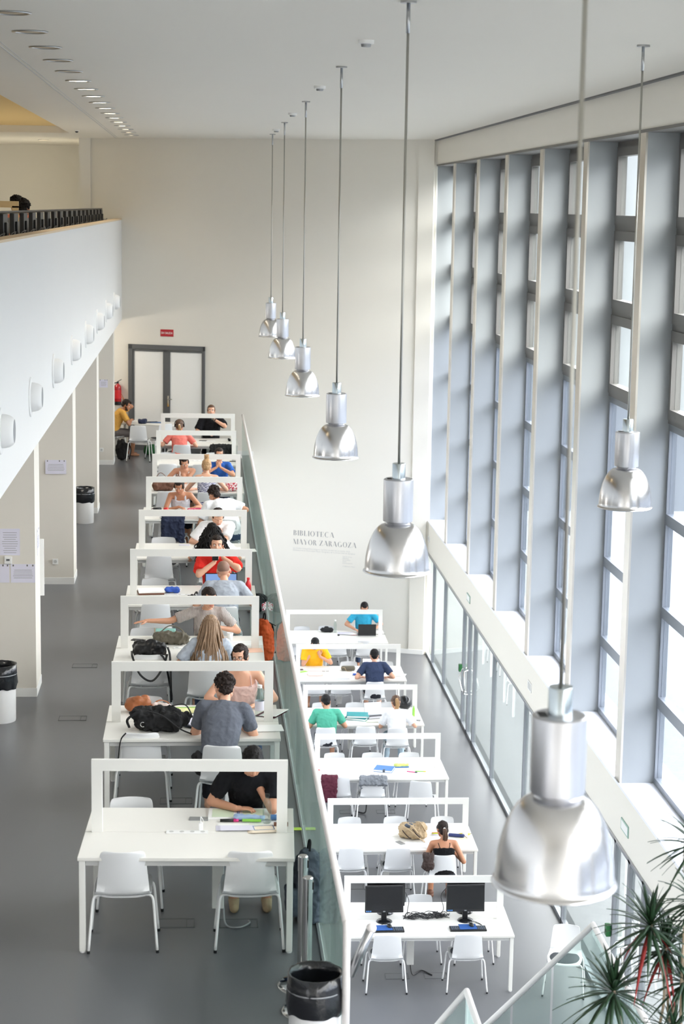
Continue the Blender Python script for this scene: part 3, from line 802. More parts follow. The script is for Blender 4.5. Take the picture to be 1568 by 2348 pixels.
def hand_mesh(kind):
    """fingers along +Y, palm facing -Z, thumb on +X"""
    b = MB()
    b.cap((0, -.02, 0), (0, .012, 0), .023, .024); b.ell((0, .045, 0), (.038, .046, .0145), 12); b.ell((.02, .03, -.008), (.018, .03, .014), 10)
    cu = {'rest': (.25, .35, .3), 'grip': (.9, 1.2, .8), 'open': (.05, .1, .1)}[kind]
    for i, (x, L, r) in enumerate(((.027, .070, .0082), (.009, .078, .0085), (-.009, .072, .0082), (-.026, .058, .0072))):
        p = V((x, .082-.004*abs(i-1), 0)); a = 0.; spread = (-x*(-.0)+x*(2.2 if kind == 'open' else .6))
        prev = p; rr = r
        for j, (f, c) in enumerate(zip((.45, .30, .25), cu)):
            a -= c*(1+.12*i); d = V((spread*.3, math.cos(a), math.sin(a))).normalized(); q = prev+d*L*f
            b.cap(prev, q, rr, rr*.93, 8); prev = q; rr *= .93
    ta = {'rest': (.35, -.15), 'grip': (.1, -.7), 'open': (.75, .0)}[kind]
    p0 = V((.026, .022, -.006)); p1 = p0+V((.022+.02*ta[0], .024, -.004+.01*ta[1])); p2 = p1+V((.006+.02*ta[0], .026, .012*ta[1])); p3 = p2+V((-.002+.01*ta[0], .022, .018*ta[1]))
    b.cap(p0, p1, .013, .0105, 8); b.cap(p1, p2, .0105, .009, 8); b.cap(p2, p3, .009, .0075, 8)
    return blobmesh(b, .0036, 2, .5, name='hand_'+kind)
HANDS = {k: hand_mesh(k) for k in ('rest', 'grip', 'open')}

def frame(fwd, up):
    f = V(fwd).normalized(); r = f.cross(V(up)).normalized(); u = r.cross(f)
    return Matrix((r, f, u)).transposed()

def ik(Sh, T, hint, a=.285, b=.25):
    d = T-Sh; L = min(d.length, (a+b)*.995); d.normalize(); T2 = Sh+d*L
    x = (a*a-b*b+L*L)/(2*L); h = math.sqrt(max(a*a-x*x, 0)); hv = V(hint)-d*V(hint).dot(d); hv.normalize()
    return Sh+d*x+hv*h, T2

def person(key, label, x, y, z0, rz, lean=15, side=0, twist=0, hd=(-25, 0, 0), L=((-.22, .34, .775), (-.6, -.2, -.5), 'rest'), R=((.22, .34, .775), (.6, -.2, -.5), 'rest'),
           skin='light', hair=('short', 'dark'), top=('tee', None), bottom=None, female=False, vox=.011, drop=0., extras=None, shoes=None, hipy=-.05, lsh=0.):
    ax, az = ADJ.get(key, (0, 0)); x += ax
    T = thing('person', label, 'person', (x, y, z0), rz)
    f = .92 if female else 1.
    hip = V((0, hipy, .53-drop+min(az, .03)))
    la, sa, tw = math.radians(lean), math.radians(side), math.radians(twist)
    def dirv(a, s): return V((math.sin(s)*math.cos(a), math.sin(a)*math.cos(s), math.cos(a)*math.cos(s))).normalized()
    pts = [hip]; segs = [q+(az-min(az, .03))*.27 for q in (.12, .12, .12, .11)]
    for i, sl in enumerate(segs):
        w_ = (.55, .85, 1.1, 1.3)[i]; pts.append(pts[-1]+dirv(la*w_, sa*w_)*sl*f)
    neckd = dirv(la*1.2+math.radians(8), sa); nb = pts[-1]; headup = V((0, 0, 1))
    Rt = V((math.cos(tw), math.sin(tw), 0)); Rt = (Rt-neckd*Rt.dot(neckd)*.9).normalized()
    R0 = V((1, 0, 0))
    def RF(i):
        r = R0.lerp(Rt, i/4).normalized(); u = (pts[min(i+1, 4)]-pts[max(i-1, 0)]).normalized(); fw = u.cross(r).normalized(); return r, -fw if fw.y < -.2 and abs(tw) < 1 else fw
    sw = (.155 if female else .182)
    shz = pts[4]-dirv(la*1.2, sa)*.015
    shL = shz-Rt*sw+V((0, 0, lsh)); shR = shz+Rt*sw
    w1 = (.150, .128, .138, .140, .105) if female else (.158, .146, .160, .168, .125)
    d1 = (.110, .088, .100, .100, .070) if female else (.112, .100, .112, .112, .078)
    def torso(mb, inf, i0=0, i1=4, top=True):
        rings = []
        if i0 == 0:
            r, fw = RF(0); rings.append((pts[0]+V((0, -.01, -.095)), w1[0]*.78+inf, d1[0]*.85+inf, r, fw))
        for i in range(i0, i1+1):
            r, fw = RF(i); rings.append((pts[i], w1[i]+inf, d1[i]+inf, r, fw))
        if top and i1 == 4: r, fw = RF(4); rings.append((pts[4]+neckd*.045, .06+inf, .055+inf, r, fw))
        mb.loft(rings)
    hcen = nb+neckd*.085
    # head orientation
    hp, hy, hr = [math.radians(q) for q in hd]
    HM = Matrix.Rotation(hy, 3, 'Z') @ Matrix.Rotation(hr, 3, 'Y') @ Matrix.Rotation(hp, 3, 'X')
    hc = nb+neckd*.075+HM @ V((0, .015, .105))
    hs = .97 if female else 1.02
    elL, wrL = ik(shL, V(L[0]), L[1]); elR, wrR = ik(shR, V(R[0]), R[1])
    ar = (.047, .038, .036, .025) if female else (.056, .045, .042, .029)
    # legs
    kn = [V((s*.12, hip.y+.43, .50)) for s in (-1, 1)]; an = [V((s*.13, hip.y+.40, .085)) for s in (-1, 1)]
    hj = [hip+V((s*.085, .0, -.02)) for s in (-1, 1)]
    b = MB(); torso(b, 0)
    b.cap(shL, shR, ar[0]*1.02, ar[0]*1.02); b.cap(nb-neckd*.05, nb+neckd*.1, .056 if not female else .047, .05 if not female else .043)
    b.cap(nb, shL, .05, ar[0]); b.cap(nb, shR, .05, ar[0])
    for sh, el, wr in ((shL, elL, wrL), (shR, elR, wrR)):
        b.cap(sh, el, ar[0], ar[1]); b.cap(el, wr, ar[2]*1.05, ar[3])
    for s in (0, 1):
        b.cap(hj[s], kn[s], .088, .062); b.cap(kn[s], an[s], .060, .038); b.cap(an[s]+V((0, -.03, -.04)), an[s]+V((0, .13, -.055)), .036, .030)
    body = blobmesh(b, vox, 5, .5, name='body')
    # append head and hands to the same mesh
    bm = bmesh.new(); bm.from_mesh(body)
    for fc in bm.faces: fc.smooth = True
    n0 = len(bm.verts)
    def join(me, mtx, zone=None):
        vs = [bm.verts.new(mtx @ v.co) for v in me.vertices]
        flip = mtx.to_3x3().determinant() < 0
        for p in me.polygons:
            ids = list(p.vertices); ids = ids[::-1] if flip else ids
            fc = bm.faces.new([vs[i] for i in ids]); fc.smooth = True
            if zone: fc.material_index = zone(sum((me.vertices[i].co for i in ids), V())/len(ids))
    HMx = Matrix.Translation(hc) @ HM.to_4x4() @ Matrix.Diagonal((hs, hs, hs, 1))
    join(HEAD, HMx, head_zone)
    for nm, el, wr, spec, mir in (('l', elL, wrL, L, False), ('r', elR, wrR, R, True)):
        d = (wr-el).normalized(); kind = spec[2]
        hdv = spec[3] if len(spec) > 3 else None
        dd = V(hdv).normalized() if hdv else V((d.x, d.y, d.z*.25)).normalized()
        up = V(spec[4]) if len(spec) > 4 else V((0, 0, 1))
        if abs(dd.dot(up)) > .9: up = V((0, -1, 0))
        m = frame(dd, up).to_4x4()
        sc = .9 if female else 1.
        m = Matrix.Translation(wr+dd*.018) @ m @ Matrix.Diagonal(((-1 if mir else 1)*sc, sc, sc, 1))
        join(HANDS[kind], m)
    bm.to_mesh(body); bm.free()
    put('body', body, [SK[skin], LIP, BROW], T)
    # eyes
    if key in FACING:
        for s in (-1, 1):
            e = MB(); e.ell((0, 0, 0), .0115, 12); e2 = MB(); e2.ell((0, .0065, -.001), (.0062, .0058, .0062), 10)
            e.add(e2.v, e2.f, 1); e.xf(HMx @ Matrix.Translation((s*.031, .0715, .009))); obj('eye', e, [EYEW, EYED], T, True)
    # hair
    st, hc_ = hair[:2]; h = MB(); hm = HA[hc_]
    def H(mb=h): mb.xf(HMx); return mb
    vx = .006
    if st != 'none':
        if st == 'shaved':
            h.ell((0, -.016, .036), (.0755, .093, .083), 20); H(); put('hair', blobmesh(h, .006, 2), hm, T, True)
        else:
            h.ell((0, -.029, .044), (.081, .090, .084), 20)
            h.ell((0, .030, .088), (.056, .046, .031), 14)
            if st in ('short', 'curlytop'):
                h.ell((0, -.062, -.018), (.062, .045, .055), 14)
                for s in (-1, 1): h.ell((s*.070, .0, .022), (.014, .034, .034), 10)
            else:
                h.ell((0, -.055, -.02), (.072, .055, .068), 14)
                for s in (-1, 1): h.ell((s*.066, .012, .02), (.020, .040, .05), 10)
            if st == 'curlytop':
                rn = random.Random(5)
                for k in range(60):
                    a, q = rn.uniform(0, 2*PI), rn.uniform(.1, 1.); r_ = math.sqrt(1-q*q); h.ell((.082*r_*math.cos(a), -.022+.095*r_*math.sin(a)*(1 if math.sin(a) < 0 else .8), .045+.085*q), .021, 8)
            H(); me = blobmesh(h, vx, 2, .5, amp=.006 if st != 'curlytop' else .012, freq=38, seed=sum(map(ord, key)) % 50)
            put('hair', me, hm, T, True)
        if st == 'pony' or st == 'ponyhigh':
            top_ = V((0, -.105, .055)) if st == 'ponyhigh' else V((.0, -.112, .0))
            g = MB(); rn = random.Random(3)
            for k in range(26):
                ox, oy = rn.uniform(-.018, .018), rn.uniform(-.015, .015); ln = rn.uniform(.24, .32)
                p = [top_+V((ox*.4, oy*.4, 0)), top_+V((ox, -.03+oy, -.03)), top_+V((ox*1.6+.01, -.035+oy, -.13)), top_+V((ox*1.4+.008*math.sin(k), -.015+oy, -.21)), top_+V((ox*.8+.01, .01+oy, -ln))]
                # tail hangs down in the world even when the head is bowed
                w0 = HMx @ p[0]; pw = [w0]
                for q in p[1:]: dlt = (q-p[0]); pw.append(w0+HM @ V((dlt.x, dlt.y, 0))+V((0, 0, dlt.z*.98)))
                g.tube(curve(pw, 4), [.013*(1-.75*(j/16.)**2) for j in range(17)], 6)
            obj('ponytail', g, HA[hair[2] if len(hair) > 2 else hc_], T, True)
            e = MB().ell(HMx @ top_, .019, 12); obj('hair_tie', e, M['white'] if st == 'pony' else M['black'], T, True)
        if st == 'bun':
            g = MB(); rn = random.Random(9); c = HMx @ V((0, -.04, .155))
            for k in range(16):
                a = k*.9; g.tube(curve([c+V((math.cos(a+j*.9)*.03, math.sin(a+j*.9)*.03, -.03+.02*j+rn.uniform(-.01, .01))) for j in range(4)], 3), .013, 6)
            for k in range(7): a = k*.9; g.tube([c, c+V((math.cos(a)*.05, math.sin(a)*.05, .035+.02*rn.random()))], [.008, .002], 5)
            obj('hair_bun', g, hm, T, True)
        if st in ('long', 'longcurly'):
            g = MB(); rn = random.Random(11); cur = st == 'longcurly'
            for k in range(260):
                a = rn.uniform(-2.5, 2.5) if not cur else rn.uniform(-2.3, 2.3)    # angle around the back of the head
                r0 = V((math.sin(a)*.078, -.020-math.cos(a)*.088, rn.uniform(-.0, .07)))
                w0 = HMx @ r0; ln = rn.uniform(.42, .60) if not cur else rn.uniform(.30, .46); ph = rn.uniform(0, 6.28); amp = .007 if not cur else .020; jx = rn.uniform(-.03, .03); q0 = rn.uniform(.0075, .012)
                spx = math.sin(a)*(.085 if not cur else .12)+rn.uniform(-.02, .02); bk = -.03-abs(math.cos(a))*(.03 if not cur else .05)+rn.uniform(-.015, .01); sl = math.tan(la*1.15)*.85
                pw = []
                for j in range(9):
                    u = j/8; pw.append(w0+V(((spx+jx)*min(1, u*1.3)+amp*math.sin(ph+u*9*(1 if not cur else 2)), bk*min(1, u*2.2)-ln*max(0, u-.12)*sl, -ln*u+(.02*math.sin(u*3)))))
                g.tube(curve(pw, 3), [q0*(1-.6*(j/24.)**4) for j in range(25)], 5)
            obj('long_hair', g, hm, T, True)
    # beard
    if extras and 'beard' in extras:
        g = MB(); g.ell((0, .048, -.078), (.046, .040, .034), 14)
        for s in (-1, 1): g.cap((s*.062, .01, -.03), (s*.036, .05, -.08), .020, .024)
        g.xf(HMx); blob('beard', g, .006, HA['dark'], T, smooth=3)
    # clothes
    kind, cm = top; inf = .016
    def sleeve(mb, sh, el, frac, r0, r1):
        e = sh.lerp(el, frac); mb.cap(sh, e, r0, r1, 12, flat1=True)
    c = MB()
    if kind in ('tee', 'polo', 'loose', 'longtee'):
        ii = inf*(1.6 if kind == 'loose' else 1)
        torso(c, ii); c.cap(shL, shR, ar[0]+ii, ar[0]+ii); c.cap(nb-neckd*.04, shL, .058, ar[0]+ii*.9); c.cap(nb-neckd*.04, shR, .058, ar[0]+ii*.9)
        fr = .95 if kind == 'longtee' else (.72 if kind != 'loose' else .8)
        for sh, el in ((shL, elL), (shR, elR)): sleeve(c, sh, el, fr, ar[0]+ii, ar[1]+ii*1.5)
        me = blobmesh(c, vox, 3, .5, amp=.008, freq=9, seed=sum(map(ord, key)) % 37, ridge=True); s_ = put('shirt', me, cm, T, True)
        if kind == 'polo':
            g = MB(); rr = []
            r, fw = RF(4)
            for j in range(14): a = 2*PI*j/14; rr.append(nb+neckd*.035+r*math.cos(a)*.068+fw*math.sin(a)*.066+V((0, 0, -.006*math.sin(a))))
            g.tube(rr, .012, 8, closed=True); obj('collar', g, cm, s_, True)
    elif kind in ('tank', 'cami', 'dress'):
        rings = []
        for i in range(0, 3+1):
            r, fw = RF(i)
            if i == 0: rings.append((pts[0]+V((0, -.01, -.095)), w1[0]*.8+inf, d1[0]*.9+inf, r, fw))
            rings.append((pts[i], w1[i]+inf*.8, d1[i]+inf*.8, r, fw))
        r, fw = RF(4); cut = .2 if kind == 'cami' else .45
        rings.append((pts[3].lerp(pts[4], cut), w1[3]*.93+inf*.5, d1[3]+inf*.6, r, fw))
        c.loft(rings, 20)
        me = blobmesh(c, vox*.9, 2, .5, amp=.008, freq=10, seed=3, ridge=True)
        put('top' if kind != 'dress' else 'dress', me, cm, T, True)
        r, fw = RF(4); g = MB(); sr = .005 if kind == 'cami' else .016
        base = pts[3].lerp(pts[4], cut)
        for s in (-1, 1):
            px = .075 if kind != 'cami' else .085
            pp = [base+r*s*px*1.1+fw*(d1[3]*.95+.004), base.lerp(nb, .7)+r*s*px+fw*(.07), nb+r*s*px*.95+neckd*.022+fw*.01, base.lerp(nb, .6)+r*s*px*.95-fw*(.082), base+r*s*px*.75-fw*(d1[3]*.97+.002)]
            g.tube(curve(pp, 4), sr, 8, flat=.6 if kind == 'cami' else .35)
        obj('shoulder_straps', g, cm, T, True)
    if bottom:
        c = MB(); c.loft([(pts[0]+V((0, -.012, -.1)), w1[0]*.84+.012, d1[0]*.95+.012, V((1, 0, 0)), V((0, 1, 0))), (pts[0], w1[0]+.016, d1[0]+.016, V((1, 0, 0)), V((0, 1, 0))), (pts[0].lerp(pts[1], .35), w1[0]+.006, d1[0]+.006, V((1, 0, 0)), V((0, 1, 0)))])
        bk, bmat = bottom
        for s in (0, 1):
            c.cap(hj[s], kn[s], .100, .076)
            if bk == 'trousers': c.cap(kn[s], an[s]+V((0, 0, .02)), .074, .052, flat1=True)
        put('trousers' if bk == 'trousers' else 'shorts', blobmesh(c, vox, 3, .5, amp=.008, freq=9, seed=5, ridge=True), bmat, T, True)
    if shoes:
        for s in (0, 1):
            c = MB(); c.cap(an[s]+V((0, -.035, -.045)), an[s]+V((0, .14, -.055)), .045, .036); c.ell(an[s]+V((0, -.02, -.01)), (.046, .055, .045), 10)
            for i_, p in enumerate(c.v): c.v[i_] = (p[0], p[1], max(p[2], .0))
            obj('shoe', c, shoes, T, True)
    T['hm'] = 0; del T['hm']
    T_info[key] = dict(T=T, HMx=HMx, wrL=wrL, wrR=wrR, elL=elL, elR=elR, hc=hc, shL=shL, shR=shR, nb=nb)
    return T
T_info = {}
ADJ = dict(black=(0, .12), gray=(-.08, .07), beige=(.06, .11), stripe=(-.07, .09), bald=(-.02, .02), red=(.01, .07), curly=(.04, 0), hidden=(-.04, .02), whitelean=(.06, .10), tanktop=(.03, .04), bun=(-.01, .08),
           pattern=(.05, .04), blue=(-.03, .10), coral=(-.03, .03), blacktee=(-.01, .12), yellowman=(.03, .02), cyan=(-.03, .11), yellowpolo=(-.02, .09), navy=(-.01, .08), green=(.02, .02), ponytail=(.03, .05), cami=(-.01, -.04), mezz1=(.03, .12), mezz2=(-.05, .09))
FACING = {'beige', 'stripe', 'red', 'tanktop', 'pattern', 'blue', 'blacktee', 'yellowman', 'cyan', 'yellowpolo', 'black'}
cloth = lambda n, c, v=.06: mat(n, c, .88, var=v, scale=10, bump=.25, bscale=120, spec=.15)
WH = cloth('white_cotton', (238, 238, 240)); JE = cloth('denim', (70, 84, 112)); DK = cloth('dark_trousers', (44, 46, 52)); LJ = cloth('pale_jeans', (176, 196, 208)); BE = cloth('beige_trousers', (160, 140, 116))
fw = lambda i, row='L': (TL if row == 'L' else TR)[i][1]
NEAR = lambda i, row='L': fw(i, row)-.585-.12
FAR = lambda i, row='L': fw(i, row)+.585+.12
# --- upper row
person('black', 'man in a black t-shirt at the frontmost upper table, head bowed onto his raised hand', .42, FAR(0)+.02, 0, PI, lean=30, hd=(-40, 8, 0),
       R=((.12, .30, .79), (.5, -.35, -.6), 'rest', (-1, .05, 0)), L=((-.05, .22, .97), (-.9, .5, -.45), 'grip', (.2, -.25, .9), (0, 1, 0)),
       skin='mid', hair=('short', 'black'), top=('tee', cloth('black_cotton', (26, 27, 30))), bottom=('trousers', JE), shoes=M['tan'], vox=.010)
person('gray', 'man in a grey t-shirt seen from behind, leaning on the second upper table', .27, NEAR(1)+.04, 0, -.10, lean=27, side=4, hd=(-30, 18, 5),
       L=((-.10, .42, .785), (-.5, -.35, -.6), 'rest', (.6, .6, 0)), R=((.16, .44, .785), (.5, -.35, -.6), 'rest', (-.5, .7, 0)),
       skin='light', hair=('curlytop', 'dark'), top=('tee', cloth('grey_marl_cotton', (104, 108, 118))), bottom=('trousers', DK), vox=.010)
person('beige', 'woman with glasses in a beige lace-edged top facing the man in grey', .36, FAR(1)+.0, 0, PI, lean=16, hd=(-6, -22, 6), female=True,
       L=((-.12, .30, .785), (-.8, -.2, -.4), 'rest', (.7, .5, 0)), R=((.14, .30, .785), (.8, -.2, -.4), 'rest', (-.7, .5, 0)),
       skin='light', hair=('tied', 'dark'), top=('cami', cloth('beige_satin', (226, 196, 188))), bottom=('trousers', JE), vox=.010)
person('longhair', 'woman with very long wavy hair seen from behind at the third upper table', .12, NEAR(2)+.02, 0, -.08, lean=16, hd=(-15, 0, 0), female=True,
       L=((-.28, .26, .785), (-.5, -.35, -.6), 'rest'), R=((.1, .40, .785), (.5, -.35, -.6), 'rest'), skin='light', hair=('long', 'ombre'),
       top=('loose', cloth('pale_grey_cotton', (186, 194, 206))), bottom=('trousers', JE), vox=.011)
person('stripe', 'woman in a striped short-sleeved blouse stretching one arm across the third upper table', .17, FAR(2)+.02, 0, PI, lean=20, side=0, hd=(-18, 25, 0), female=True,
       R=((.66, .20, .93), (.2, -.2, -.6), 'open', (.9, .3, -.05)), L=((-.12, .22, .86), (-.7, -.1, -.5), 'rest', (.8, .2, -.1)),
       skin='mid', hair=('tied', 'dark'), top=('tee', pattern('striped_blouse', (226, 214, 204), (92, 82, 86), 'stripes', 22, axis=0)), bottom=('trousers', BE), vox=.011)
person('bald', 'balding man in a pale grey t-shirt seen from behind before an open laptop', .33, NEAR(3)+.03, 0, 0, lean=24, hd=(-10, 0, -4),
       L=((-.22, .30, .785), (-.5, -.35, -.6), 'rest'), R=((.34, .28, .785), (.5, -.35, -.6), 'rest'), skin='light', hair=('shaved', 'shaved'),
       top=('tee', cloth('light_grey_cotton', (172, 178, 188))), bottom=('trousers', DK))
person('red', 'man in a red t-shirt holding a phone to his face at the fourth upper table', .22, FAR(3)+.04, 0, PI, lean=8, hd=(0, 0, 0),
       R=((.03, .20, 1.05), (.9, -.1, -.5), 'grip', (-.3, .2, .9), (0, 1, 0)), L=((-.08, .16, 1.10), (-.9, -.1, -.5), 'grip', (.4, -.1, .9), (0, 1, 0)),
       skin='light', hair=('short', 'dark'), top=('loose', cloth('red_cotton', (222, 52, 44))), bottom=('trousers', JE))
person('curly', 'woman with long curly black hair seen from behind at the fifth upper table', .19, NEAR(4)+.02, 0, 0, lean=14, side=-3, hd=(-10, 10, -8), female=True,
       skin='mid', hair=('longcurly', 'black'), top=('loose', WH), bottom=('trousers', JE))
person('hidden', 'person in a white t-shirt behind the curly-haired woman, chin on hand', .30, FAR(4)+.02, 0, PI, lean=20, hd=(-35, 10, 0), L=((-.02, .15, .98), (-.8, .3, -.5), 'grip', (.1, -.1, .9), (0, 1, 0)),
       skin='light', hair=('short', 'dark'), top=('loose', WH), bottom=('trousers', BE), vox=.013)
person('whitelean', 'dark-haired person in a white t-shirt bent low over the sixth upper table', .42, NEAR(5)+.03, 0, .32, lean=42, side=-14, hd=(-30, 20, 0),
       L=((-.25, .42, .785), (-.5, -.35, -.6), 'rest'), skin='mid', hair=('curlytop', 'dark'), top=('loose', WH), bottom=('trousers', JE), vox=.012)
person('tanktop', 'woman in a light grey tank top writing at the sixth upper table', -.32, FAR(5)+.0, 0, PI, lean=27, hd=(-30, -14, 0), female=True,
       R=((.02, .34, .785), (.9, -.3, -.3), 'grip', (-.7, .5, -.1)), L=((-.26, .30, .785), (-.5, -.35, -.6), 'rest', (.4, .7, 0)), skin='tan', hair=('tied', 'dark'),
       top=('tank', cloth('grey_tank_cotton', (206, 206, 214))), bottom=('shorts', DK), vox=.012)
person('bun', 'woman with a messy fair bun and a zigzag dress, seen from behind', .14, NEAR(6)+.02, 0, 0, lean=15, hd=(-18, 0, 0), female=True, skin='light', hair=('bun', 'fair'),
       top=('dress', pattern('zigzag_dress', (222, 220, 230), (62, 66, 108), 'zigzag', 14, axis=2)), bottom=('shorts', pattern('zigzag_skirt', (200, 200, 214), (62, 66, 108), 'zigzag', 14, axis=2)), vox=.012)
person('pattern', 'woman in a leopard patterned sleeveless top resting her head on her hand', -.30, FAR(6)+.0, 0, PI, lean=24, hd=(-30, 10, 10), female=True,
       L=((.03, .12, .96), (-.9, .2, -.4), 'grip', (.1, -.2, .9), (0, 1, 0)), skin='mid', hair=('tied', 'dark'), top=('tank', pattern('leopard_top', (226, 210, 200), (84, 54, 58), 'spots', 26)), bottom=('shorts', DK), vox=.012)
person('blue', 'woman in a blue t-shirt with hands clasped before her chin', .38, FAR(6)+.04, 0, PI, lean=12, hd=(-2, 6, 0), female=True,
       L=((-.03, .24, 1.02), (-.9, -.1, -.4), 'grip', (.5, .0, .6), (0, 1, 0)), R=((.05, .24, 1.02), (.9, -.1, -.4), 'grip', (-.5, .0, .6), (0, 1, 0)),
       skin='mid', hair=('tied', 'dark'), top=('tee', cloth('blue_cotton', (52, 98, 176))), bottom=('trousers', JE), vox=.012)
person('coral', 'woman in a coral t-shirt wearing headphones, seen from behind at the ninth upper table', -.36, NEAR(8)-.02, 0, 0, lean=16, hd=(-15, 0, 0), female=True,
       L=((-.40, .24, .785), (-.5, -.35, -.6), 'rest', (.3, .9, 0)), R=((.32, .26, .785), (.5, -.35, -.6), 'rest'), skin='light', hair=('pony', 'brown', 'fair'),
       top=('tee', cloth('coral_cotton', (238, 130, 118))), bottom=('trousers', DK), vox=.013)
person('blacktee', 'man in a black printed t-shirt drinking from a cup at the ninth upper table', .26, FAR(8)+.0, 0, PI, lean=6, hd=(5, 0, 0),
       L=((-.07, .22, 1.14), (-.9, -.1, -.5), 'grip', (.4, -.3, .6), (0, 1, 0)), R=((.08, .25, .86), (.9, -.2, -.4), 'grip', (-.8, .4, 0)), skin='light', hair=('short', 'brown'),
       top=('loose', cloth('black_sport_cotton', (30, 30, 34))), bottom=('trousers', DK), vox=.013)
person('yellowman', 'bearded man in a mustard t-shirt at the rear corner table, forehead on his hand', -1.86, 41.32, 0, -1.35, lean=24, hd=(-30, -18, 0),
       L=((.0, .20, 1.20), (-.5, .8, -.5), 'open', (.0, -.3, .9), (0, 1, 0)), R=((.05, .34, .80), (.8, -.2, -.4), 'rest'), skin='tan', hair=('short', 'dark'),
       top=('tee', cloth('mustard_cotton', (220, 168, 84))), bottom=('shorts', cloth('grey_shorts', (104, 98, 96))), extras=('beard',), vox=.013)
# --- lower row
person('cyan', 'man in a cyan polo shirt working on a black laptop at the farthest lower table', 3.57, FAR(5, 'R')+.0, -D, PI, lean=14, hd=(-35, 0, 0),
       L=((-.20, .26, .80), (-.8, -.2, -.4), 'rest', (.4, .8, 0)), R=((.20, .26, .80), (.8, -.2, -.4), 'rest', (-.4, .8, 0)), skin='mid', hair=('short', 'black'),
       top=('polo', cloth('cyan_pique', (60, 170, 206))), bottom=('trousers', JE), vox=.012)
person('yellowpolo', 'person in a bright yellow polo shirt reading at the fifth lower table', 2.31, FAR(4, 'R')-.02, -D, PI, lean=16, hd=(-42, 0, 0),
       R=((.08, .12, .99), (.8, .2, -.5), 'grip', (-.2, -.1, .9), (0, 1, 0)), L=((-.10, .20, .96), (-.8, .0, -.5), 'grip', (.2, .0, .9), (0, 1, 0)), skin='mid', hair=('short', 'black'),
       top=('polo', cloth('yellow_pique', (250, 186, 44))), bottom=('shorts', DK), vox=.012)
person('navy', 'man in a navy t-shirt seen from behind at the fifth lower table', 3.38, NEAR(4, 'R')+.02, -D, 0, lean=18, hd=(-20, 0, 0), L=((-.26, .22, .785), (-.5, -.35, -.6), 'rest', (.8, .6, 0)),
       R=((.30, .20, .785), (.5, -.35, -.6), 'rest', (-.9, .2, 0)), skin='light', hair=('short', 'black'), top=('tee', cloth('navy_cotton', (56, 66, 92))), bottom=('shorts', DK), vox=.011)
person('green', 'man in a green t-shirt seen from behind at the fourth lower table', 2.22, NEAR(3, 'R')+.0, -D, 0, lean=15, hd=(-28, 12, 0), L=((-.16, .30, .785), (-.5, -.35, -.6), 'rest'),
       R=((.22, .30, .785), (.5, -.35, -.6), 'rest', (-.4, .8, 0)), skin='mid', hair=('short', 'black'), top=('tee', cloth('sea_green_cotton', (86, 172, 146))), bottom=('shorts', DK), shoes=M['black'], vox=.011)
person('ponytail', 'woman in a white t-shirt with a fair ponytail at the fourth lower table', 3.43, NEAR(3, 'R')-.02, -D, 0, lean=15, hd=(-22, 6, 0), female=True, L=((-.14, .30, .785), (-.5, -.35, -.6), 'rest'),
       R=((.28, .24, .785), (.5, -.35, -.6), 'rest'), skin='light', hair=('ponyhigh', 'brown', 'fair'), top=('loose', WH), bottom=('trousers', LJ), shoes=M['paperlilac'], vox=.011)
person('cami', 'woman in a black strappy top with a low ponytail, second lower table', 3.46, NEAR(1, 'R')-.08, -D, 0, lean=15, hd=(-22, 8, 0), female=True,
       L=((-.15, .30, .80), (-.35, -.5, -.7), 'grip', (.4, .8, .1)), R=((.17, .20, .70), (.45, -.6, -.5), 'rest', (-.2, .9, 0)), skin='tan', hair=('pony', 'dark', 'brown'), top=('cami', cloth('black_jersey', (24, 24, 26))), bottom=('shorts', DK), shoes=M['brown'], vox=.010)
# two readers on the mezzanine, only their heads show above the parapet
person('mezz1', 'dark-haired person on the mezzanine half hidden behind the beige frame', -2.62, 27.2, 4.15, 0, lean=5, hd=(-5, 0, 0), skin='mid', hair=('curlytop', 'black'), top=('tee', cloth('salmon_cotton', (230, 140, 120))), vox=.014)
person('mezz2', 'dark-haired person on the mezzanine to the right of the beige frame', -2.38, 26.4, 4.15, 0, lean=12, hd=(-12, 0, 0), skin='mid', hair=('curlytop', 'black'), top=('tee', M['greycloth']), vox=.014)
# glasses, headphones, watch, phone, cup
I = T_info
g = MB()
for s in (-1, 1):
    g.tube([V((s*.031+.024*math.cos(a), .094, .006+.017*math.sin(a))) for a in [2*PI*k/14 for k in range(14)]], .002, 5, closed=True); g.tube([(s*.055, .092, .010), (s*.074, .0, .012)], .0018, 5)
g.tube([(-.008, .098, .01), (.008, .098, .01)], .0018, 5); g.xf(I['beige']['HMx']); tag(obj('glasses', g, M['darkbrown'], None, True), 'dark framed glasses on the face of the woman in beige', 'glasses'); bpy.data.objects['glasses'].matrix_world = I['beige']['T'].matrix_basis
g = MB(); g.tube(arc((0, -.01, .03), .098, 0, 180, 14), .008, 8)
for s in (-1, 1): g.cyl((s*.092-.012, -.01, .005), .036, .026, 16, 'x')
g.xf(I['coral']['HMx']); o = tag(obj('headphones', g, M['black'], None, True), 'black over-ear headphones worn by the woman in coral', 'headphones'); o.matrix_world = I['coral']['T'].matrix_basis
def bracelet(key, w_, e_, m, nm, lab, r=.031):
    wr, el = I[key][w_], I[key][e_]; d = (wr-el).normalized(); a = wr-d*.012
    o = tag(obj(nm, MB().tube([a-d*.011, a+d*.011], r, 14), m, None, True), lab, nm.replace('_', ' ')); o.matrix_world = I[key]['T'].matrix_basis
bracelet('black', 'wrL', 'elL', M['black'], 'wristwatch', 'black wristwatch on the man in the black t-shirt', .035)
bracelet('blacktee', 'wrL', 'elL', M['black'], 'wristwatch', 'dark wristwatch on the man drinking at the ninth table', .035)
bracelet('yellowman', 'wrL', 'elL', M['darkbrown'], 'wristwatch', 'dark band on the raised wrist of the bearded man in mustard', .035)
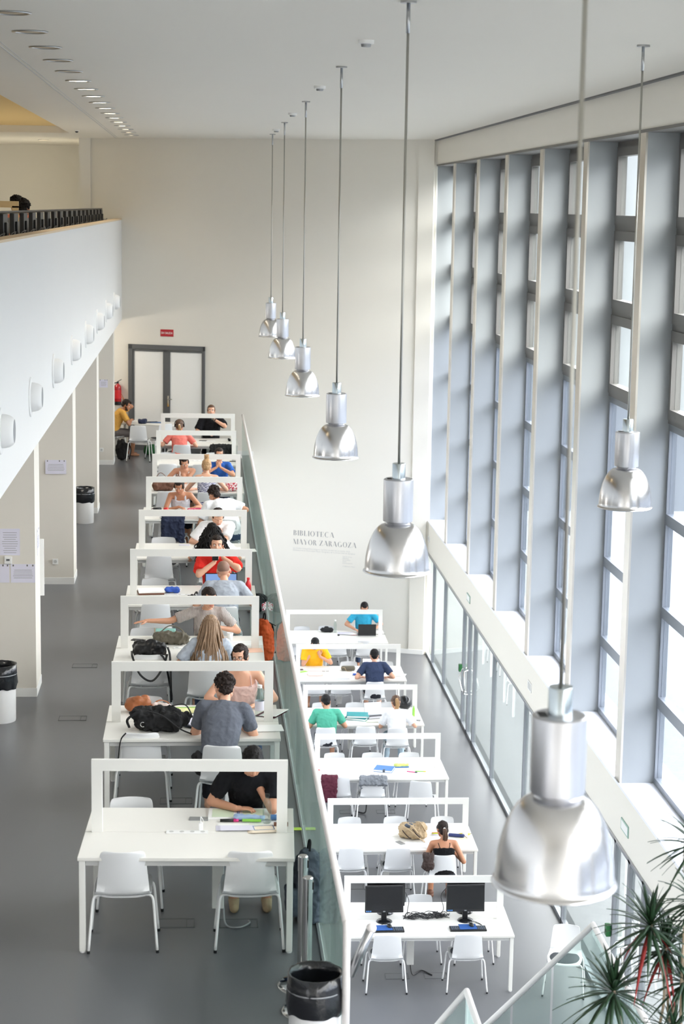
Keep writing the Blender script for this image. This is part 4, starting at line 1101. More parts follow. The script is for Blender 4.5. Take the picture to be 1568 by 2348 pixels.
def held(key, nm, lab, mb, m, off, cat):
    o = tag(obj(nm, mb, m, None, True), lab, cat); o.matrix_world = I[key]['T'].matrix_basis @ Matrix.Translation(off); return o
held('red', 'smartphone', 'black phone held up by the man in red', MB().box((-.04, -.006, -.075), (.04, .006, .075), .004), M['black'], (.02, .26, 1.16), 'phone')
held('blacktee', 'drinking_cup', 'clear cup at the mouth of the man in the black printed t-shirt', MB().lathe([(.03, -.06), (.038, .05), (.036, .05), (.028, -.055), (0, -.055)], 16), M['clearbottle'], (-.03, .28, 1.20), 'cup')
# ------------------------------------------------------------------ small things on the tables
def at(o, P, rz=0., rx=0.):
    o.location = P; o.rotation_euler = (rx, 0, rz); return o
def put_on(nm, mb, m, P, rz, label, cat, group=None, smooth=False, auto=None):
    return tag(at(obj(nm, mb, m, None, smooth, auto), P, rz), label, cat, group)
def sheet(P, w, h, rz, label, m=None, lines=0, n=2, nm='paper_sheet', group=None):
    b = MB()
    for k in range(n): b.box((-w/2+.004*k, -h/2-.003*k, .0012*k), (w/2+.004*k, h/2-.003*k, .0012*k+.001))
    o = put_on(nm, b, m or M['paper'], P, rz, label, 'paper', group)
    if lines:
        t = MB()
        for k in range(lines):
            yy = h/2-.03-(h-.06)*k/max(1, lines-1); t.box((-w/2+.02, yy, .0012*n+.0005), (w/2-.02-.03*(k % 3), yy+.003, .0012*n+.001))
        obj('printed_lines', t, M['ink'], o)
    return o
def pen(P, rz, label, m, m2=None, L=.135, r=.007, nm='highlighter', cat='pen'):
    t = put_on(nm, MB().tube([(-L/2, 0, r), (L/2, 0, r)], r, 8), m, P, rz, label, cat, None, True)
    if m2: obj('cap', MB().tube([(L/2-.005, 0, r), (L/2+.035, 0, r)], r*1.1, 8), m2, t, True)
    return t
def bottle(P, h, r, m, capm, label, wm=None, rz=0):
    t = thing('bottle', label, 'bottle', P)
    obj('body', MB().lathe([(0, 0), (r*.9, 0), (r, .01), (r, h*.62), (r*.85, h*.72), (r*.4, h*.86), (r*.4, h*.93)], 20), m, t, True)
    obj('cap', MB().lathe([(r*.48, h*.91), (r*.5, h), (0, h)], 16), capm, t, auto=40)
    if wm: obj('label_band', MB().lathe([(r*1.02, h*.2), (r*1.02, h*.5)], 20), wm, t, True)
    return t
def phone(P, rz, label, m): return put_on('smartphone', MB().box((-.037, -.075, 0), (.037, .075, .009), .003), m, P, rz, label, 'phone')
def laptop(P, rz, label, body, screen, ang=105, w=.34, d=.24, lid=None):
    t = thing('laptop', label, 'laptop', P, rz)
    obj('base', MB().box((-w/2, -d/2, 0), (w/2, d/2, .018), .004), body, t)
    k = MB()
    for i in range(5):
        for j in range(13): k.box((-w*.42+j*w*.84/13, -.01+i*.019, .018), (-w*.42+(j+.85)*w*.84/13, .005+i*.019, .0195))
    obj('keyboard', k, M['black'], t)
    a = math.radians(ang-90); m = Matrix.Translation((0, d/2, .016)) @ Matrix.Rotation(-a, 4, 'X')
    l = obj('screen_lid', MB().box((-w/2, -.004, 0), (w/2, .005, d*.98), .003).xf(m), lid or body, t)
    obj('screen', MB().box((-w/2+.012, -.006, .014), (w/2-.012, -.0045, d*.98-.012)).xf(m), screen, l)
    return t
def bag(nm, P, rz, size, m, label, cat='bag', seed=1, strap=None, amp=.02, lumps=6, group=None, vox=.011, pocket=None, freq=9):
    sx, sy, sz = size; rn = random.Random(seed); b = MB()
    b.box((-sx*.42, -sy*.4, .004), (sx*.42, sy*.4, sz*.8), min(size)*.3)
    for k in range(lumps): b.ell((rn.uniform(-.3, .3)*sx, rn.uniform(-.25, .25)*sy, sz*rn.uniform(.35, .7)), (sx*rn.uniform(.16, .28), sy*rn.uniform(.22, .34), sz*rn.uniform(.25, .36)), 12)
    t = thing(nm, label, cat, P, rz, group)
    me = blobmesh(b, vox, 3, .5, amp=amp, freq=freq, seed=seed, ridge=True)
    for v in me.vertices: v.co.z = max(v.co.z, .002)
    put('body', me, m, t, True)
    if pocket:
        g = MB().box((-sx*.26, -sy*.52, sz*.08), (sx*.26, -sy*.36, sz*.52), .02)
        put('front_pocket', blobmesh(g, .01, 2, amp=.008, freq=12, seed=seed+3), pocket, t, True)
    for k, pts in enumerate(strap or []):
        g = MB().tube(curve([(p[0]*sx, p[1]*sy, p[2]*sz) for p in pts], 6), .012, 8, flat=.35); obj('strap', g, m if not pocket else M['black'], t, True)
    return t

# frontmost upper table
nb = thing('open_notebook', 'open ring binder with green marked pages before the man in black', 'notebook', tp('L', 0, .38, .40), -.04)
b = MB().box((-.235, -.125, 0), (-.008, .125, .014), .003); b.box((.008, -.125, 0), (.235, .125, .012), .003); obj('pages', b, M['paper'], nb)
b = MB()
for s in (-1, 1): b.box((s*.12-.085, -.10, .0125 if s > 0 else .0145), (s*.12+.085, .10, .0135 if s > 0 else .0155))
obj('green_text_block', b, mat('pale_green_print', (214, 228, 200), .8), nb)
obj('spine', MB().tube([(0, -.125, .012), (0, .125, .012)], .011, 8), mat('lilac_spine', (130, 128, 160), .5), nb, True)
bottle(tp('L', 0, .60, .20), .235, .035, M['clearbottle'], M['black'], 'clear plastic water bottle with black cap on the frontmost upper table')
t = thing('pencil_case', 'translucent blue pencil case with a green stripe on the frontmost upper table', 'pencil case', tp('L', 0, .47, .25), -.1)
blob('pouch', MB().box((-.13, -.035, .005), (.12, .035, .05), .02), .008, mat('pale_blue_vinyl', (164, 188, 222), .3), t, amp=.01, freq=14); obj('green_stripe', MB().box((-.06, -.045, .006), (.09, -.034, .028), .004), M['lime'], t)
pen(tp('L', 0, .29, .23), 0, 'black and pink highlighter on the frontmost upper table', M['black'], M['pink'], .11, .012)
phone(tp('L', 0, .07, .30), 1.5, 'grey phone with a charging cable on the frontmost upper table', M['greyphone'])
tag(obj('charger_plug', MB().box((-.016, -.02, 0), (.016, .02, .055), .005).tube(curve([(0, .0, .055), (0, .04, .09), (.02, .12, .03), (.0, .2, .006)], 5), .003, 6), M['tube']), 'white phone charger standing in the power strip of the frontmost upper table', 'charger').location = tp('L', 0, .085, .03, .006)
sheet(tp('L', 0, .33, .08), .26, .12, 0, 'small stack of lilac edged paper on the frontmost upper table', M['paperlilac'], 0, 10)
sheet(tp('L', 0, .33, .16), .24, .05, .02, 'narrow white paper strip behind the lilac stack', M['paper'], 0, 3)
nb = sheet(tp('L', 0, .57, .05), .27, .17, .12, 'cream notebook with a blue printed rectangle beside the clear bottle', mat('cream_paper', (240, 226, 204), .8), 0, 9, 'notebook')
g = MB()
for a, c in (((-.08, -.05), (.08, -.045)), ((-.08, .045), (.08, .05)), ((-.08, -.05), (-.075, .05)), ((.075, -.05), (.08, .05))): g.box((a[0], a[1], .011), (c[0], c[1], .0125))
obj('printed_frame', g, M['bluetape'], nb)
t = thing('tape_roll', 'small blue cylinder behind the clear bottle on the frontmost upper table', 'tape', tp('L', 0, .66, .26)); obj('roll', MB().cyl((-.03, 0, .024), .022, .06, 16, 'x'), M['bluetape'], t, auto=40); obj('core', MB().cyl((.028, 0, .024), .014, .004, 12, 'x'), M['paper'], t)
put_on('wooden_pencil_sharpener', MB().cyl((-.055, 0, .02), .018, .11, 14, 'x'), M['brown'], tp('L', 0, .705, .10), 0, 'small brown cylinder behind the right divider post of the frontmost upper table', 'case', None, False, 40)
# second upper table
t = bag('handbag', tp('L', 1, -.52, .36), .12, (.28, .20, .17), M['brownleather'], 'tan brown leather handbag lying on the second upper table', 'handbag', 4, [[(.45, .0, .3), (.75, .3, .5), (1.05, .35, .35), (1.1, .0, .15), (.8, -.1, .1), (.5, -.2, .2)]], amp=.006)
t = bag('cloth_bundle', tp('L', 1, -.28, .36), -.5, (.26, .11, .09), mat('white_pink_cloth', (240, 222, 216), .8), 'crumpled white cloth beside the tan handbag', 'cloth', 9, None, amp=.02)
t = bag('backpack', tp('L', 1, -.30, -.27), -.12, (.52, .30, .22), M['blackcloth'], 'crumpled black backpack on the second upper table', 'backpack', 5, [[(-.2, -.3, .9), (.1, -.55, .8), (.4, -.6, .3), (.6, -.5, .05)], [(.2, .1, 1.0), (.45, .1, 1.05), (.6, .0, .5)], [(-.5, -.4, .2), (-.52, -.5, .6), (-.3, -.4, .95)]], amp=.035, lumps=9)
obj('metal_hook', MB().tube(arc((-.13, -.165, .09), .022, 60, 300, 8), .004, 6), M['chrome'], t, True)
nb = thing('ring_binder', 'open grey lilac binder of loose sheets beside the black backpack', 'binder', tp('L', 1, .02, -.12), -.75)
b = MB().box((-.15, -.11, 0), (.15, .11, .02), .003); obj('cover', b, M['charcoal'], nb); obj('sheets', MB().box((-.145, -.105, .02), (.145, .105, .035), .002).xf(Matrix.Rotation(.08, 4, 'Y')), M['paperlilac'], nb)
t = thing('pencil_case', 'translucent yellow pencil case on the second upper table', 'pencil case', tp('L', 1, -.03, .30), .1); blob('pouch', MB().box((-.14, -.05, .003), (.14, .05, .05), .02), .008, mat('pale_yellow_vinyl', (240, 236, 176), .35), t, amp=.012, freq=12); obj('zip', MB().box((-.13, -.003, .052), (.13, .003, .057)), M['lime'], t)
t = put_on('scissors', MB().tube([(-.03+.022*math.cos(a), .018*math.sin(a), .008) for a in [k*.52 for k in range(12)]], .005, 6, closed=True).tube([(.02+.022*math.cos(a), -.02+.018*math.sin(a), .008) for a in [k*.52 for k in range(12)]], .005, 6, closed=True).tube([(0, .0, .008), (.09, .03, .008)], .005, 6), M['pink'], tp('L', 1, .07, .44), .3, 'pink handled scissors behind the yellow pencil case', 'scissors', None, True)
bottle(tp('L', 1, .63, .18), .30, .045, M['clearbottle'], M['white'], 'large clear water bottle with white cap on the second upper table', M['paperlilac'])
sheet(tp('L', 1, .66, -.25), .30, .22, .08, 'white paper block at the near right corner of the second upper table', M['paper'], 0, 6)
nb = sheet(tp('L', 1, .74, .26), .20, .28, -.5, 'open booklet with a burgundy cover overhanging the second upper table', M['maroon'], 0, 4, 'booklet'); obj('page', MB().box((-.11, -.14, .006), (.12, .14, .012)).xf(Matrix.Rotation(-.12, 4, 'Y')), M['paper'], nb)
sheet(tp('L', 1, .10, .28), .20, .29, -.2, 'loose sheet beside the yellow pencil case', M['paper'], 7, 2)
# third upper table
t = bag('handbag', tp('L', 2, -.42, -.42), -.04, (.42, .22, .20), M['blackleather'], 'black leather handbag on the near left corner of the third upper table', 'handbag', 6, [[(-.45, -.3, .4), (-.40, -.9, .2), (-.2, -1.3, -.6), (.1, -1.4, -.9), (.35, -1.1, -.3), (.45, -.5, .3)], [(.45, -.2, .6), (.52, -.6, .2), (.55, -.9, -1.2), (.56, -.9, -2.2)]], amp=.02)
phone(tp('L', 2, -.57, .36), 1.2, 'black phone lying on the third upper table', M['black'])
t = bag('handbag', tp('L', 2, -.20, .20), -.22, (.44, .18, .15), M['oliveleather'], 'olive grey leather bag lying across the third upper table', 'handbag', 8, [[(-.3, .1, .8), (-.1, .5, 1.2), (.2, .4, 1.0), (.35, .0, .6)]], amp=.03)
t = thing('pencil_case', 'pale teal round case behind the olive bag', 'pencil case', tp('L', 2, -.28, .42), 0); blob('pouch', MB().cyl((-.10, 0, .062), .06, .22, 18, 'x'), .009, M['tealcase'], t, smooth=2); obj('zip', MB().tube(arc((-.11, 0, .062), .062, 0, 180, 10, 'yz'), .004, 6), M['tan'], t)
sheet(tp('L', 2, .0, .36), .30, .21, -.15, 'sheet of paper behind the olive bag', M['paper'], 0, 3)
sheet(tp('L', 2, -.42, .02), .34, .12, -.12, 'long white paper strip behind the black handbag', M['paper'], 0, 4)
t = thing('cup', 'small white paper cup beside the long-haired woman', 'cup', tp('L', 2, .44, .33)); obj('cup_body', MB().lathe([(0, 0), (.026, 0), (.036, .09), (.033, .09), (.024, .004)], 18), M['paper'], t, True); obj('rim', MB().lathe([(.035, .088), (.038, .091), (.035, .094)], 18), M['white'], t, True)
sheet(tp('L', 2, .62, .22), .34, .24, .05, 'wide white sheet at the right edge of the third upper table', M['paper'], 3, 2)
sheet(tp('L', 2, .70, -.12), .16, .20, .1, 'orange sheet beyond the right divider post of the third upper table', mat('peach_paper', (246, 200, 176), .8), 0, 2)
# fourth upper table
t = thing('document_stack', 'closed folders with a brown lower cover, left on the fourth upper table', 'folder', tp('L', 3, -.50, .10), .12)
obj('brown_folder', MB().box((-.16, -.115, 0), (.16, .115, .022), .004), M['brown'], t); obj('white_folder', MB().box((-.155, -.11, .022), (.165, .12, .045), .004), M['paper'], t)
t = thing('pouch', 'royal blue fabric pouch on the fourth upper table', 'pouch', tp('L', 3, -.22, .13), -.05); blob('bag', MB().box((-.10, -.05, .003), (.09, .05, .075), .025), .009, M['bluecloth'], t, amp=.02, freq=12); obj('zip', MB().tube([(.085, -.045, .03), (.095, .0, .05), (.085, .04, .065)], .005, 6), M['paper'], t)
laptop(tp('L', 3, .37, -.13), 0, 'open black laptop with a lit screen before the balding man', M['black'], M['screenlit'], 108, .40, .26)
bottle(tp('L', 3, .70, -.12), .24, .036, M['red'], M['red'], 'red aluminium drinking bottle on the fourth upper table', M['redgloss'])
bag('pouch', tp('L', 3, .02, -.33), .4, (.13, .09, .09), M['blackleather'], 'small black pouch on the near edge of the fourth upper table', 'pouch', 3, [[(.2, 0, .8), (.5, .3, 1.1), (.6, .4, .3)]], amp=.015, vox=.008)
# fifth upper table
sheet(tp('L', 4, .70, .0), .30, .22, .1, 'sheets overhanging the right edge of the fifth upper table', M['paper'], 0, 8)
sheet(tp('L', 4, .55, .2), .24, .17, -.2, 'white exercise sheets behind the curly-haired woman', M['paper'], 0, 4)
phone(tp('L', 4, -.12, .42), 1.45, 'silver phone at the far edge of the fifth upper table', M['paperlilac'])
# sixth upper table
t = thing('camera', 'black camera with strap on the sixth upper table', 'camera', tp('L', 5, -.57, .05), .2); obj('body', MB().box((-.07, -.035, 0), (.06, .035, .08), .012).cyl((-.0, -.09, .04), .032, .06, 16, 'y'), M['black'], t, auto=40); obj('strap', MB().tube(curve([(-.07, 0, .07), (-.13, .03, .03), (-.16, -.03, .01), (-.1, -.07, .008)], 5), .006, 6), M['blackcloth'], t, True)
t = thing('apple', 'red apple beside the camera on the sixth upper table', 'apple', tp('L', 5, -.44, .10)); obj('fruit', MB().lathe([(0, .012), (.02, .0), (.042, .03), (.038, .065), (.015, .074), (0, .066)], 18), M['red'], t, True); obj('stalk', MB().tube([(0, 0, .066), (.004, 0, .088)], .002, 5), M['brown'], t)
sheet(tp('L', 5, -.22, .02), .30, .21, 0, 'sheets the woman in the grey tank top writes on', M['paper'], 5, 3)
t = thing('pencil_case', 'floral red and white pencil case on the sixth upper table', 'pencil case', tp('L', 5, .02, -.06), .12); blob('pouch', MB().box((-.14, -.05, .003), (.14, .05, .085), .03), .009, M['floral'], t, amp=.015, freq=12); obj('zip', MB().box((-.12, -.004, .085), (.12, .004, .092)), M['pink'], t)
bag('pouch', tp('L', 5, .20, .06), .5, (.20, .12, .12), mat('cream_cloth', (222, 196, 140), .8), 'cream drawstring pouch beside the floral pencil case', 'pouch', 7, None, amp=.02, vox=.01)
bottle(tp('L', 5, -.70, .12), .22, .026, M['pink'], M['white'], 'pink bottle behind the left divider post of the sixth upper table')
# seventh and eighth upper tables
bag('handbag', tp('L', 6, -.56, -.35), .05, (.42, .24, .20), M['brown'], 'brown handbag on the near left corner of the seventh upper table', 'handbag', 10, [[(-.4, 0, .5), (-.1, .1, 1.5), (.35, 0, .6)]], amp=.02)
t = thing('flower_toy', 'bright pink furry key fob on the seventh upper table', 'key fob', tp('L', 6, -.26, .30)); obj('petals', MB().ell((0, 0, .05), .04, 10).ell((.04, 0, .08), .03, 8).ell((-.04, 0, .07), .03, 8).ell((0, 0, .115), .03, 8), M['pink'], t, True); obj('ring', MB().tube(arc((0, -.02, .02), .02, 0, 330, 8), .003, 5), M['steel'], t)
bag('tote_bag', tp('L', 6, .60, -.38), 0, (.26, .18, .20), M['redprint'], 'red and white printed bag on the right of the seventh upper table', 'bag', 12, None, amp=.015)
t = thing('apple', 'red tomato-like fruit on the right of the seventh upper table', 'fruit', tp('L', 6, .66, .35)); obj('fruit', MB().lathe([(0, .01), (.02, .0), (.045, .03), (.04, .065), (.015, .074), (0, .066)], 18), M['red'], t, True); obj('stalk', MB().tube([(0, 0, .066), (.004, 0, .09)], .002, 5), M['green'], t)
sheet(tp('L', 7, .1, .05), .30, .21, 0, 'open sheets on the eighth upper table', M['paper'], 4, 2); phone(tp('L', 7, .70, -.05), 1.4, 'dark phone at the right end of the eighth upper table', M['black'])
sheet(tp('L', 8, .2, .1), .30, .21, .1, 'pages lying before the man drinking at the ninth upper table', M['paper'], 4, 2); phone(tp('L', 8, .10, .15), 1.2, 'black phone on the ninth upper table', M['black'])
bag('camera_case', tp('L', 8, .66, .12), 0, (.12, .08, .06), M['blackcloth'], 'small black case on the right of the ninth upper table', 'case', 13, None, vox=.009)

# garments and bags on chairs
def drape(key, m, label, seed, w=.20, back=.45, front=.25, nm='jacket', cat='jacket', skew=0.):
    c = CH[key]; b = MB(); rn = random.Random(seed)
    for k in range(11):
        x = (k/10-.5)*2*w+skew; bl = back*rn.uniform(.8, 1.05); j = rn.uniform(-.015, .015)
        b.tube(curve([(x*.8, -.16+j, .80-front), (x*.95, -.215, .74), (x, -.258, .805+rn.uniform(0, .012)), (x*1.02, -.285-abs(j), .70), (x*1.05+rn.uniform(-.02, .02), -.285+j, .80-bl)], 4), .031, 8)
    me = blobmesh(b, .011, 3, .5, amp=.018, freq=11, seed=seed, ridge=True); o = put(nm, me, m, None, True); o.matrix_world = c.matrix_basis
    return tag(o, label, cat)
drape(('L', 5, 'n', 0), M['navy'], 'navy jacket hanging over the chair back at the sixth upper table', 3, .15, .40, .1, skew=.05)
drape(('L', 8, 'n', 1), M['blackcloth'], 'black jacket with a white stripe over the chair at the ninth upper table', 4, .20, .36, .1)
drape(('R', 2, 'n', 0), M['maroon'], 'maroon jacket slung over the left chair at the third lower table', 5, .10, .42, .1, skew=-.15)
drape(('R', 2, 'n', 1), M['greycloth'], 'grey blue jacket on the seat of the second chair at the third lower table', 6, .19, .10, .32, 'sweater', 'sweater')
drape(('R', 1, 'n', 2), M['darkbrown'], 'dark brown cloth hanging on the left of the chair of the woman in black', 7, .05, .2, .25, 'scarf', 'scarf', -.22)
def strap_on(key, pts, label, m, r=.012):
    o = obj('bag_strap', MB().tube(curve(pts, 6), r, 8, flat=.4), m, None, True); o.matrix_world = CH[key].matrix_basis; return tag(o, label, 'strap')
strap_on(('L', 1, 'n', 0), [(-.13, -.27, .80), (-.175, -.285, .74), (-.195, -.27, .6), (-.205, -.25, .47), (-.15, -.22, .44)], 'black bag strap looped over the chair at the second upper table', M['blackcloth'])
strap_on(('L', 2, 'n', 0), [(.12, -.27, .80), (.16, -.285, .74), (.20, -.29, .55), (.23, -.28, .38), (.235, -.27, .30)], 'long black strap hanging down the chair of the third upper table', M['blackcloth'], .02)
bag('shoulder_bag', (TL[1][0]+.08, 16.30, .46), .2, (.16, .30, .22), M['blackcloth'], 'black shoulder bag on the seat beside the man in grey', 'bag', 14, None)

# floor items on the upper level
def upright_pack(P, rz, h, m, m2, label, seed, lean=0.):
    t = thing('backpack', label, 'backpack', P, rz); b = MB()
    b.loft([((0, 0, .01), .14, .09, (1, 0, 0), (0, 1, 0)), ((0, 0, h*.3), .16, .11, (1, 0, 0), (0, 1, 0)), ((0, lean*.5, h*.7), .15, .10, (1, 0, 0), (0, 1, 0)), ((0, lean, h*.95), .10, .07, (1, 0, 0), (0, 1, 0)), ((0, lean, h), .05, .04, (1, 0, 0), (0, 1, 0))], 16)
    put('body', blobmesh(b, .011, 3, amp=.025, freq=8, seed=seed, ridge=True), m, t, True)
    g = MB().box((-.10, -.17, .05), (.10, -.07, h*.5), .03); put('front_pocket', blobmesh(g, .01, 2, amp=.012, freq=10, seed=seed), m, t, True)
    for s in (-1, 1): obj('strap', MB().tube(curve([(s*.05, lean+.05, h*.95), (s*.09, .15, h*.8), (s*.11, .17, h*.45), (s*.12, .10, .1)], 6), .018, 8, flat=.35), m2, t, True)
    obj('grab_loop', MB().tube(curve([(-.03, lean, h*.97), (-.02, lean+.01, h+.07), (.02, lean+.01, h+.07), (.03, lean, h*.97)], 5), .009, 6), m2, t, True)
    return t
upright_pack((.86, 13.95, 0), -1.35, .56, M['charcoal'], M['blackcloth'], 'charcoal backpack standing on the floor between frontmost upper table and railing', 3)
upright_pack((.80, 22.45, 0), -1.2, .50, M['orange'], M['blackcloth'], 'orange backpack with black straps against the railing by the fourth upper table', 4)
bag('sports_bag', (.80, 25.2, 0), 1.3, (.34, .22, .26), M['blackcloth'], 'black bag with red and white pattern on the floor by the railing', 'bag', 15, None, pocket=M['redprint'])
bag('shoulder_bag', (.78, 22.0+1.0, .0), .4, (.26, .16, .30), M['blackcloth'], 'black bag on the floor beside the fourth upper table', 'bag', 16, None)
bag('backpack', (-1.66, 40.7, 0), .3, (.26, .24, .46), M['blackcloth'], 'black backpack on the floor under the bearded man', 'backpack', 17, [[(.4, -.4, .9), (.6, -.5, .5), (.5, -.4, .05)]])
bag('tote_bag', (-1.08, 41.55, 0), 0, (.32, .20, .26), M['green'], 'green bag on the floor under the rear corner table', 'bag', 18, None, pocket=M['green'])
bag('cap', (-1.24, 41.1, .745), 0, (.22, .16, .12), M['navy'], 'navy cap on the near edge of the rear corner table', 'cap', 19, None, amp=.01)
sheet((-1.45, 41.3, .745), .30, .21, .3, 'open notes before the bearded man', M['paper'], 5, 2)
for k, (dx, m_, l_) in enumerate(((0, M['navy'], 'dark blue notebook on the rear corner table'), (.14, M['bluefolder'], 'light blue folder on the rear corner table, right of the dark one'))):
    sheet((-1.08+dx, 41.40-.05*k, .746), .28, .2, .2-.4*k, l_, m_, 0, 8, 'folder')
for s, nm in ((-.013, 'left'), (.013, 'right')):
    pass
t = thing('glass_marker', 'lime green half round safety marker at the foot of the glass railing', 'marker', (.925, 16.02, .02)); obj('marker_disc', MB().box((-.09, -.03, 0), (.0, .03, .012), .01), M['sticky'], t); obj('sticker_edge', MB().box((-.092, -.004, .012), (.0, .004, .014)), M['lime'], t)

# floor boxes
def floorbox(x, y, z, label, plug=True):
    t = thing('floor_box', label, 'floor socket', (x, y, z), 0, 'flush floor sockets')
    b = MB(); e = .006
    for a, c in (((-.15, -.09), (.15, -.09+e)), ((-.15, .09-e), (.15, .09)), ((-.15, -.09), (-.15+e, .09)), ((.15-e, -.09), (.15, .09))): b.box((a[0], a[1], 0), (c[0], c[1], .004))
    b.box((.085, -.09, 0), (.085+e, .09, .004)); obj('rim', b, M['doorframe'], t); obj('lid', MB().box((-.14, -.08, 0), (.08, .08, .003)), M['floor'], t)
    return t
for x, y, z, l in ((-1.36, 22.15, 0, 'farther flush floor socket in the left aisle'), (-1.35, 19.81, 0, 'nearer flush floor socket in the left aisle'), (-.2, 16.92, 0, 'flush floor socket under the second upper table'), (-.17, 13.89, 0, 'left flush floor socket under the frontmost upper table'), (.32, 13.87, 0, 'right flush floor socket under the frontmost upper table'), (2.55, 22.6, -D, 'left flush floor socket under the frontmost lower table'), (3.05, 22.6, -D, 'right flush floor socket under the frontmost lower table'), (2.3, 25.8, -D, 'left flush floor socket under the second lower table'), (2.95, 25.8, -D, 'right flush floor socket under the second lower table'), (2.45, 29.2, -D, 'left flush floor socket under the third lower table'), (3.05, 29.2, -D, 'right flush floor socket under the third lower table')):
    floorbox(x, y, z, l)
tag(obj('power_cable', MB().tube(curve([(.20, 13.85, .15), (.22, 13.8, .02), (.32, 13.76, .012), (.40, 13.84, .012), (.40, 13.9, .01)], 8), .008, 8), M['grey'], None, True), 'grey cable looping from the column to the floor socket under the frontmost upper table', 'cable')
tag(obj('power_cable', MB().tube(curve([(2.74, 29.2, -D+.15), (2.70, 29.1, -D+.02), (2.55, 29.15, -D+.03), (2.5, 29.2, -D+.01)], 8), .012, 8), M['black'], None, True), 'black cable under the third lower table', 'cable')
tag(obj('power_cable', MB().tube(curve([(2.72, 22.66, -D+.15), (2.75, 22.6, -D+.02), (2.88, 22.75, -D+.012), (3.0, 22.6, -D+.01)], 8), .008, 8), M['black'], None, True), 'black cable under the frontmost lower table', 'cable')

# bins
def bin_(P, label, r=.165, h=.62, seed=1):
    t = thing('waste_bin', label, 'bin', P, 0, None)
    obj('bin_body', MB().lathe([(0, .0), (r*.95, 0), (r*.97, .02), (r, h), (r*.96, h), (r*.92, .03), (0, .03)], 36), M['binwhite'], t, auto=40)
    rn = random.Random(seed); n = 72; prof = [(r*.90, h-.30), (r*.92, h-.04), (r*.96, h+.022), (r*1.05, h+.022), (r*1.06, h-.07), (r*1.08, h-.10), (r*1.10, h-.19), (r*1.03, h-.235)]
    vs = []; fs = []
    for i, (q, z) in enumerate(prof):
        for j in range(n):
            a = 2*PI*j/n; k = noise.noise(V((math.cos(a)*3, math.sin(a)*3, z*9+seed)))+.5*noise.noise(V((math.cos(a)*9, math.sin(a)*9, z*14+seed)))
            f_ = 0 if i in (1, 2) else 1; rr = q*(1+.045*k*f_); zz = z+(.03*noise.noise(V((math.cos(a)*2, math.sin(a)*2, seed))) if i == 7 else 0)+.004*k
            vs.append((rr*math.cos(a), rr*math.sin(a), zz))
    for i in range(len(prof)-1):
        for j in range(n): fs.append((i*n+j, i*n+(j+1) % n, (i+1)*n+(j+1) % n, (i+1)*n+j))
    l = obj('bin_liner', MB().add(vs, fs), M['binliner'], t, True, fix=False)
    obj('liner_band', MB().lathe([(r*1.075, h-.075), (r*1.09, h-.08), (r*1.075, h-.085)], 40), M['grey'], t, True)
    obj('liner_bottom', MB().lathe([(0, h-.3), (r*.93, h-.3)], 30), M['binliner'], t, fix=False)
    return t
bin_((.76, 11.41, 0), 'white cylindrical bin with a black liner at the bottom edge beside the railing', .172, .62, 1)
bin_((-2.11, 19.75, 0), 'white bin with a black liner in front of the nearest pier, cropped by the frame', .165, .60, 2)
bin_((-1.98, 32.5, 0), 'white bin with a black liner standing before the third pier in the aisle', .16, .60, 3)
def stanchion(x, y, label):
    t = thing('barrier_post', label, 'barrier post', (x, y, 0), 0, None)
    obj('base', MB().lathe([(0, .03), (.03, .034), (.15, .024), (.172, .012), (.175, 0)], 40), M['chrome'], t, True)
    obj('post', MB().tube([(0, 0, .03), (0, 0, .86)], .033, 28), M['chrome'], t, auto=40)
    hd = obj('belt_head', MB().lathe([(.036, .86), (.036, .965), (.03, .972), (0, .972)], 28), M['chrome'], t, auto=40)
    obj('belt_slot', MB().box((.018, -.02, .885), (.040, .02, .94), .003), M['black'], hd)
    return t
stanchion(.745, 12.68, 'chrome barrier post behind the other one, beside the frontmost upper table')
stanchion(.755, 12.25, 'chrome barrier post in front, nearest to the cropped bin')

# lower tables
def monitor(P, rz, label):
    t = thing('computer_monitor', label, 'monitor', P, rz, 'black monitors on the frontmost lower table')
    tilt = Matrix.Translation((0, .02, .11)) @ Matrix.Rotation(-.09, 4, 'X')
    obj('housing', MB().box((-.245, -.01, 0), (.245, .03, .345), .006).xf(tilt), M['black'], t); obj('screen', MB().box((-.228, -.0115, .035), (.228, -.010, .328)).xf(tilt), M['blackgloss'], t)
    obj('rear_bulge', MB().box((-.15, .03, .06), (.15, .06, .27), .012).xf(tilt), M['black'], t)
    m = MB()
    for k in range(3): m.box((-.232+.024*k, -.0122, .012), (-.214+.024*k, -.0112, .028))
    obj('energy_stickers', m.xf(tilt), M['bluefolder'], t); obj('badge', MB().box((-.014, -.0122, .010), (.014, -.0112, .024)).xf(tilt), M['steel'], t)
    st = obj('stand', MB().box((-.035, .035, .01), (.035, .055, .2), .006), M['black'], t)
    obj('foot', MB().lathe([(0, .018), (.03, .02), (.10, .008), (.105, 0)], 32), M['blackgloss'], t, True)
    return t
ms = monitor(tp('R', 0, -.51, -.07), .0, 'left black computer monitor facing the camera on the frontmost lower table')
for dx, dy, rz, l in ((.53, -.07, 0, 'right black computer monitor facing the camera on the frontmost lower table'), (-.47, .22, PI, 'black monitor seen from behind, back to back with the left one'), (.56, .22, PI, 'black monitor seen from behind, back to back with the right one')):
    dup(ms, tp('R', 0, dx, dy), rz, l)
sheet(tp('R', 0, -.50, .19, .475), .16, .045, .1, 'white paper slips lying on top of the rear left monitor', M['paper'], 0, 5)
kb0 = None
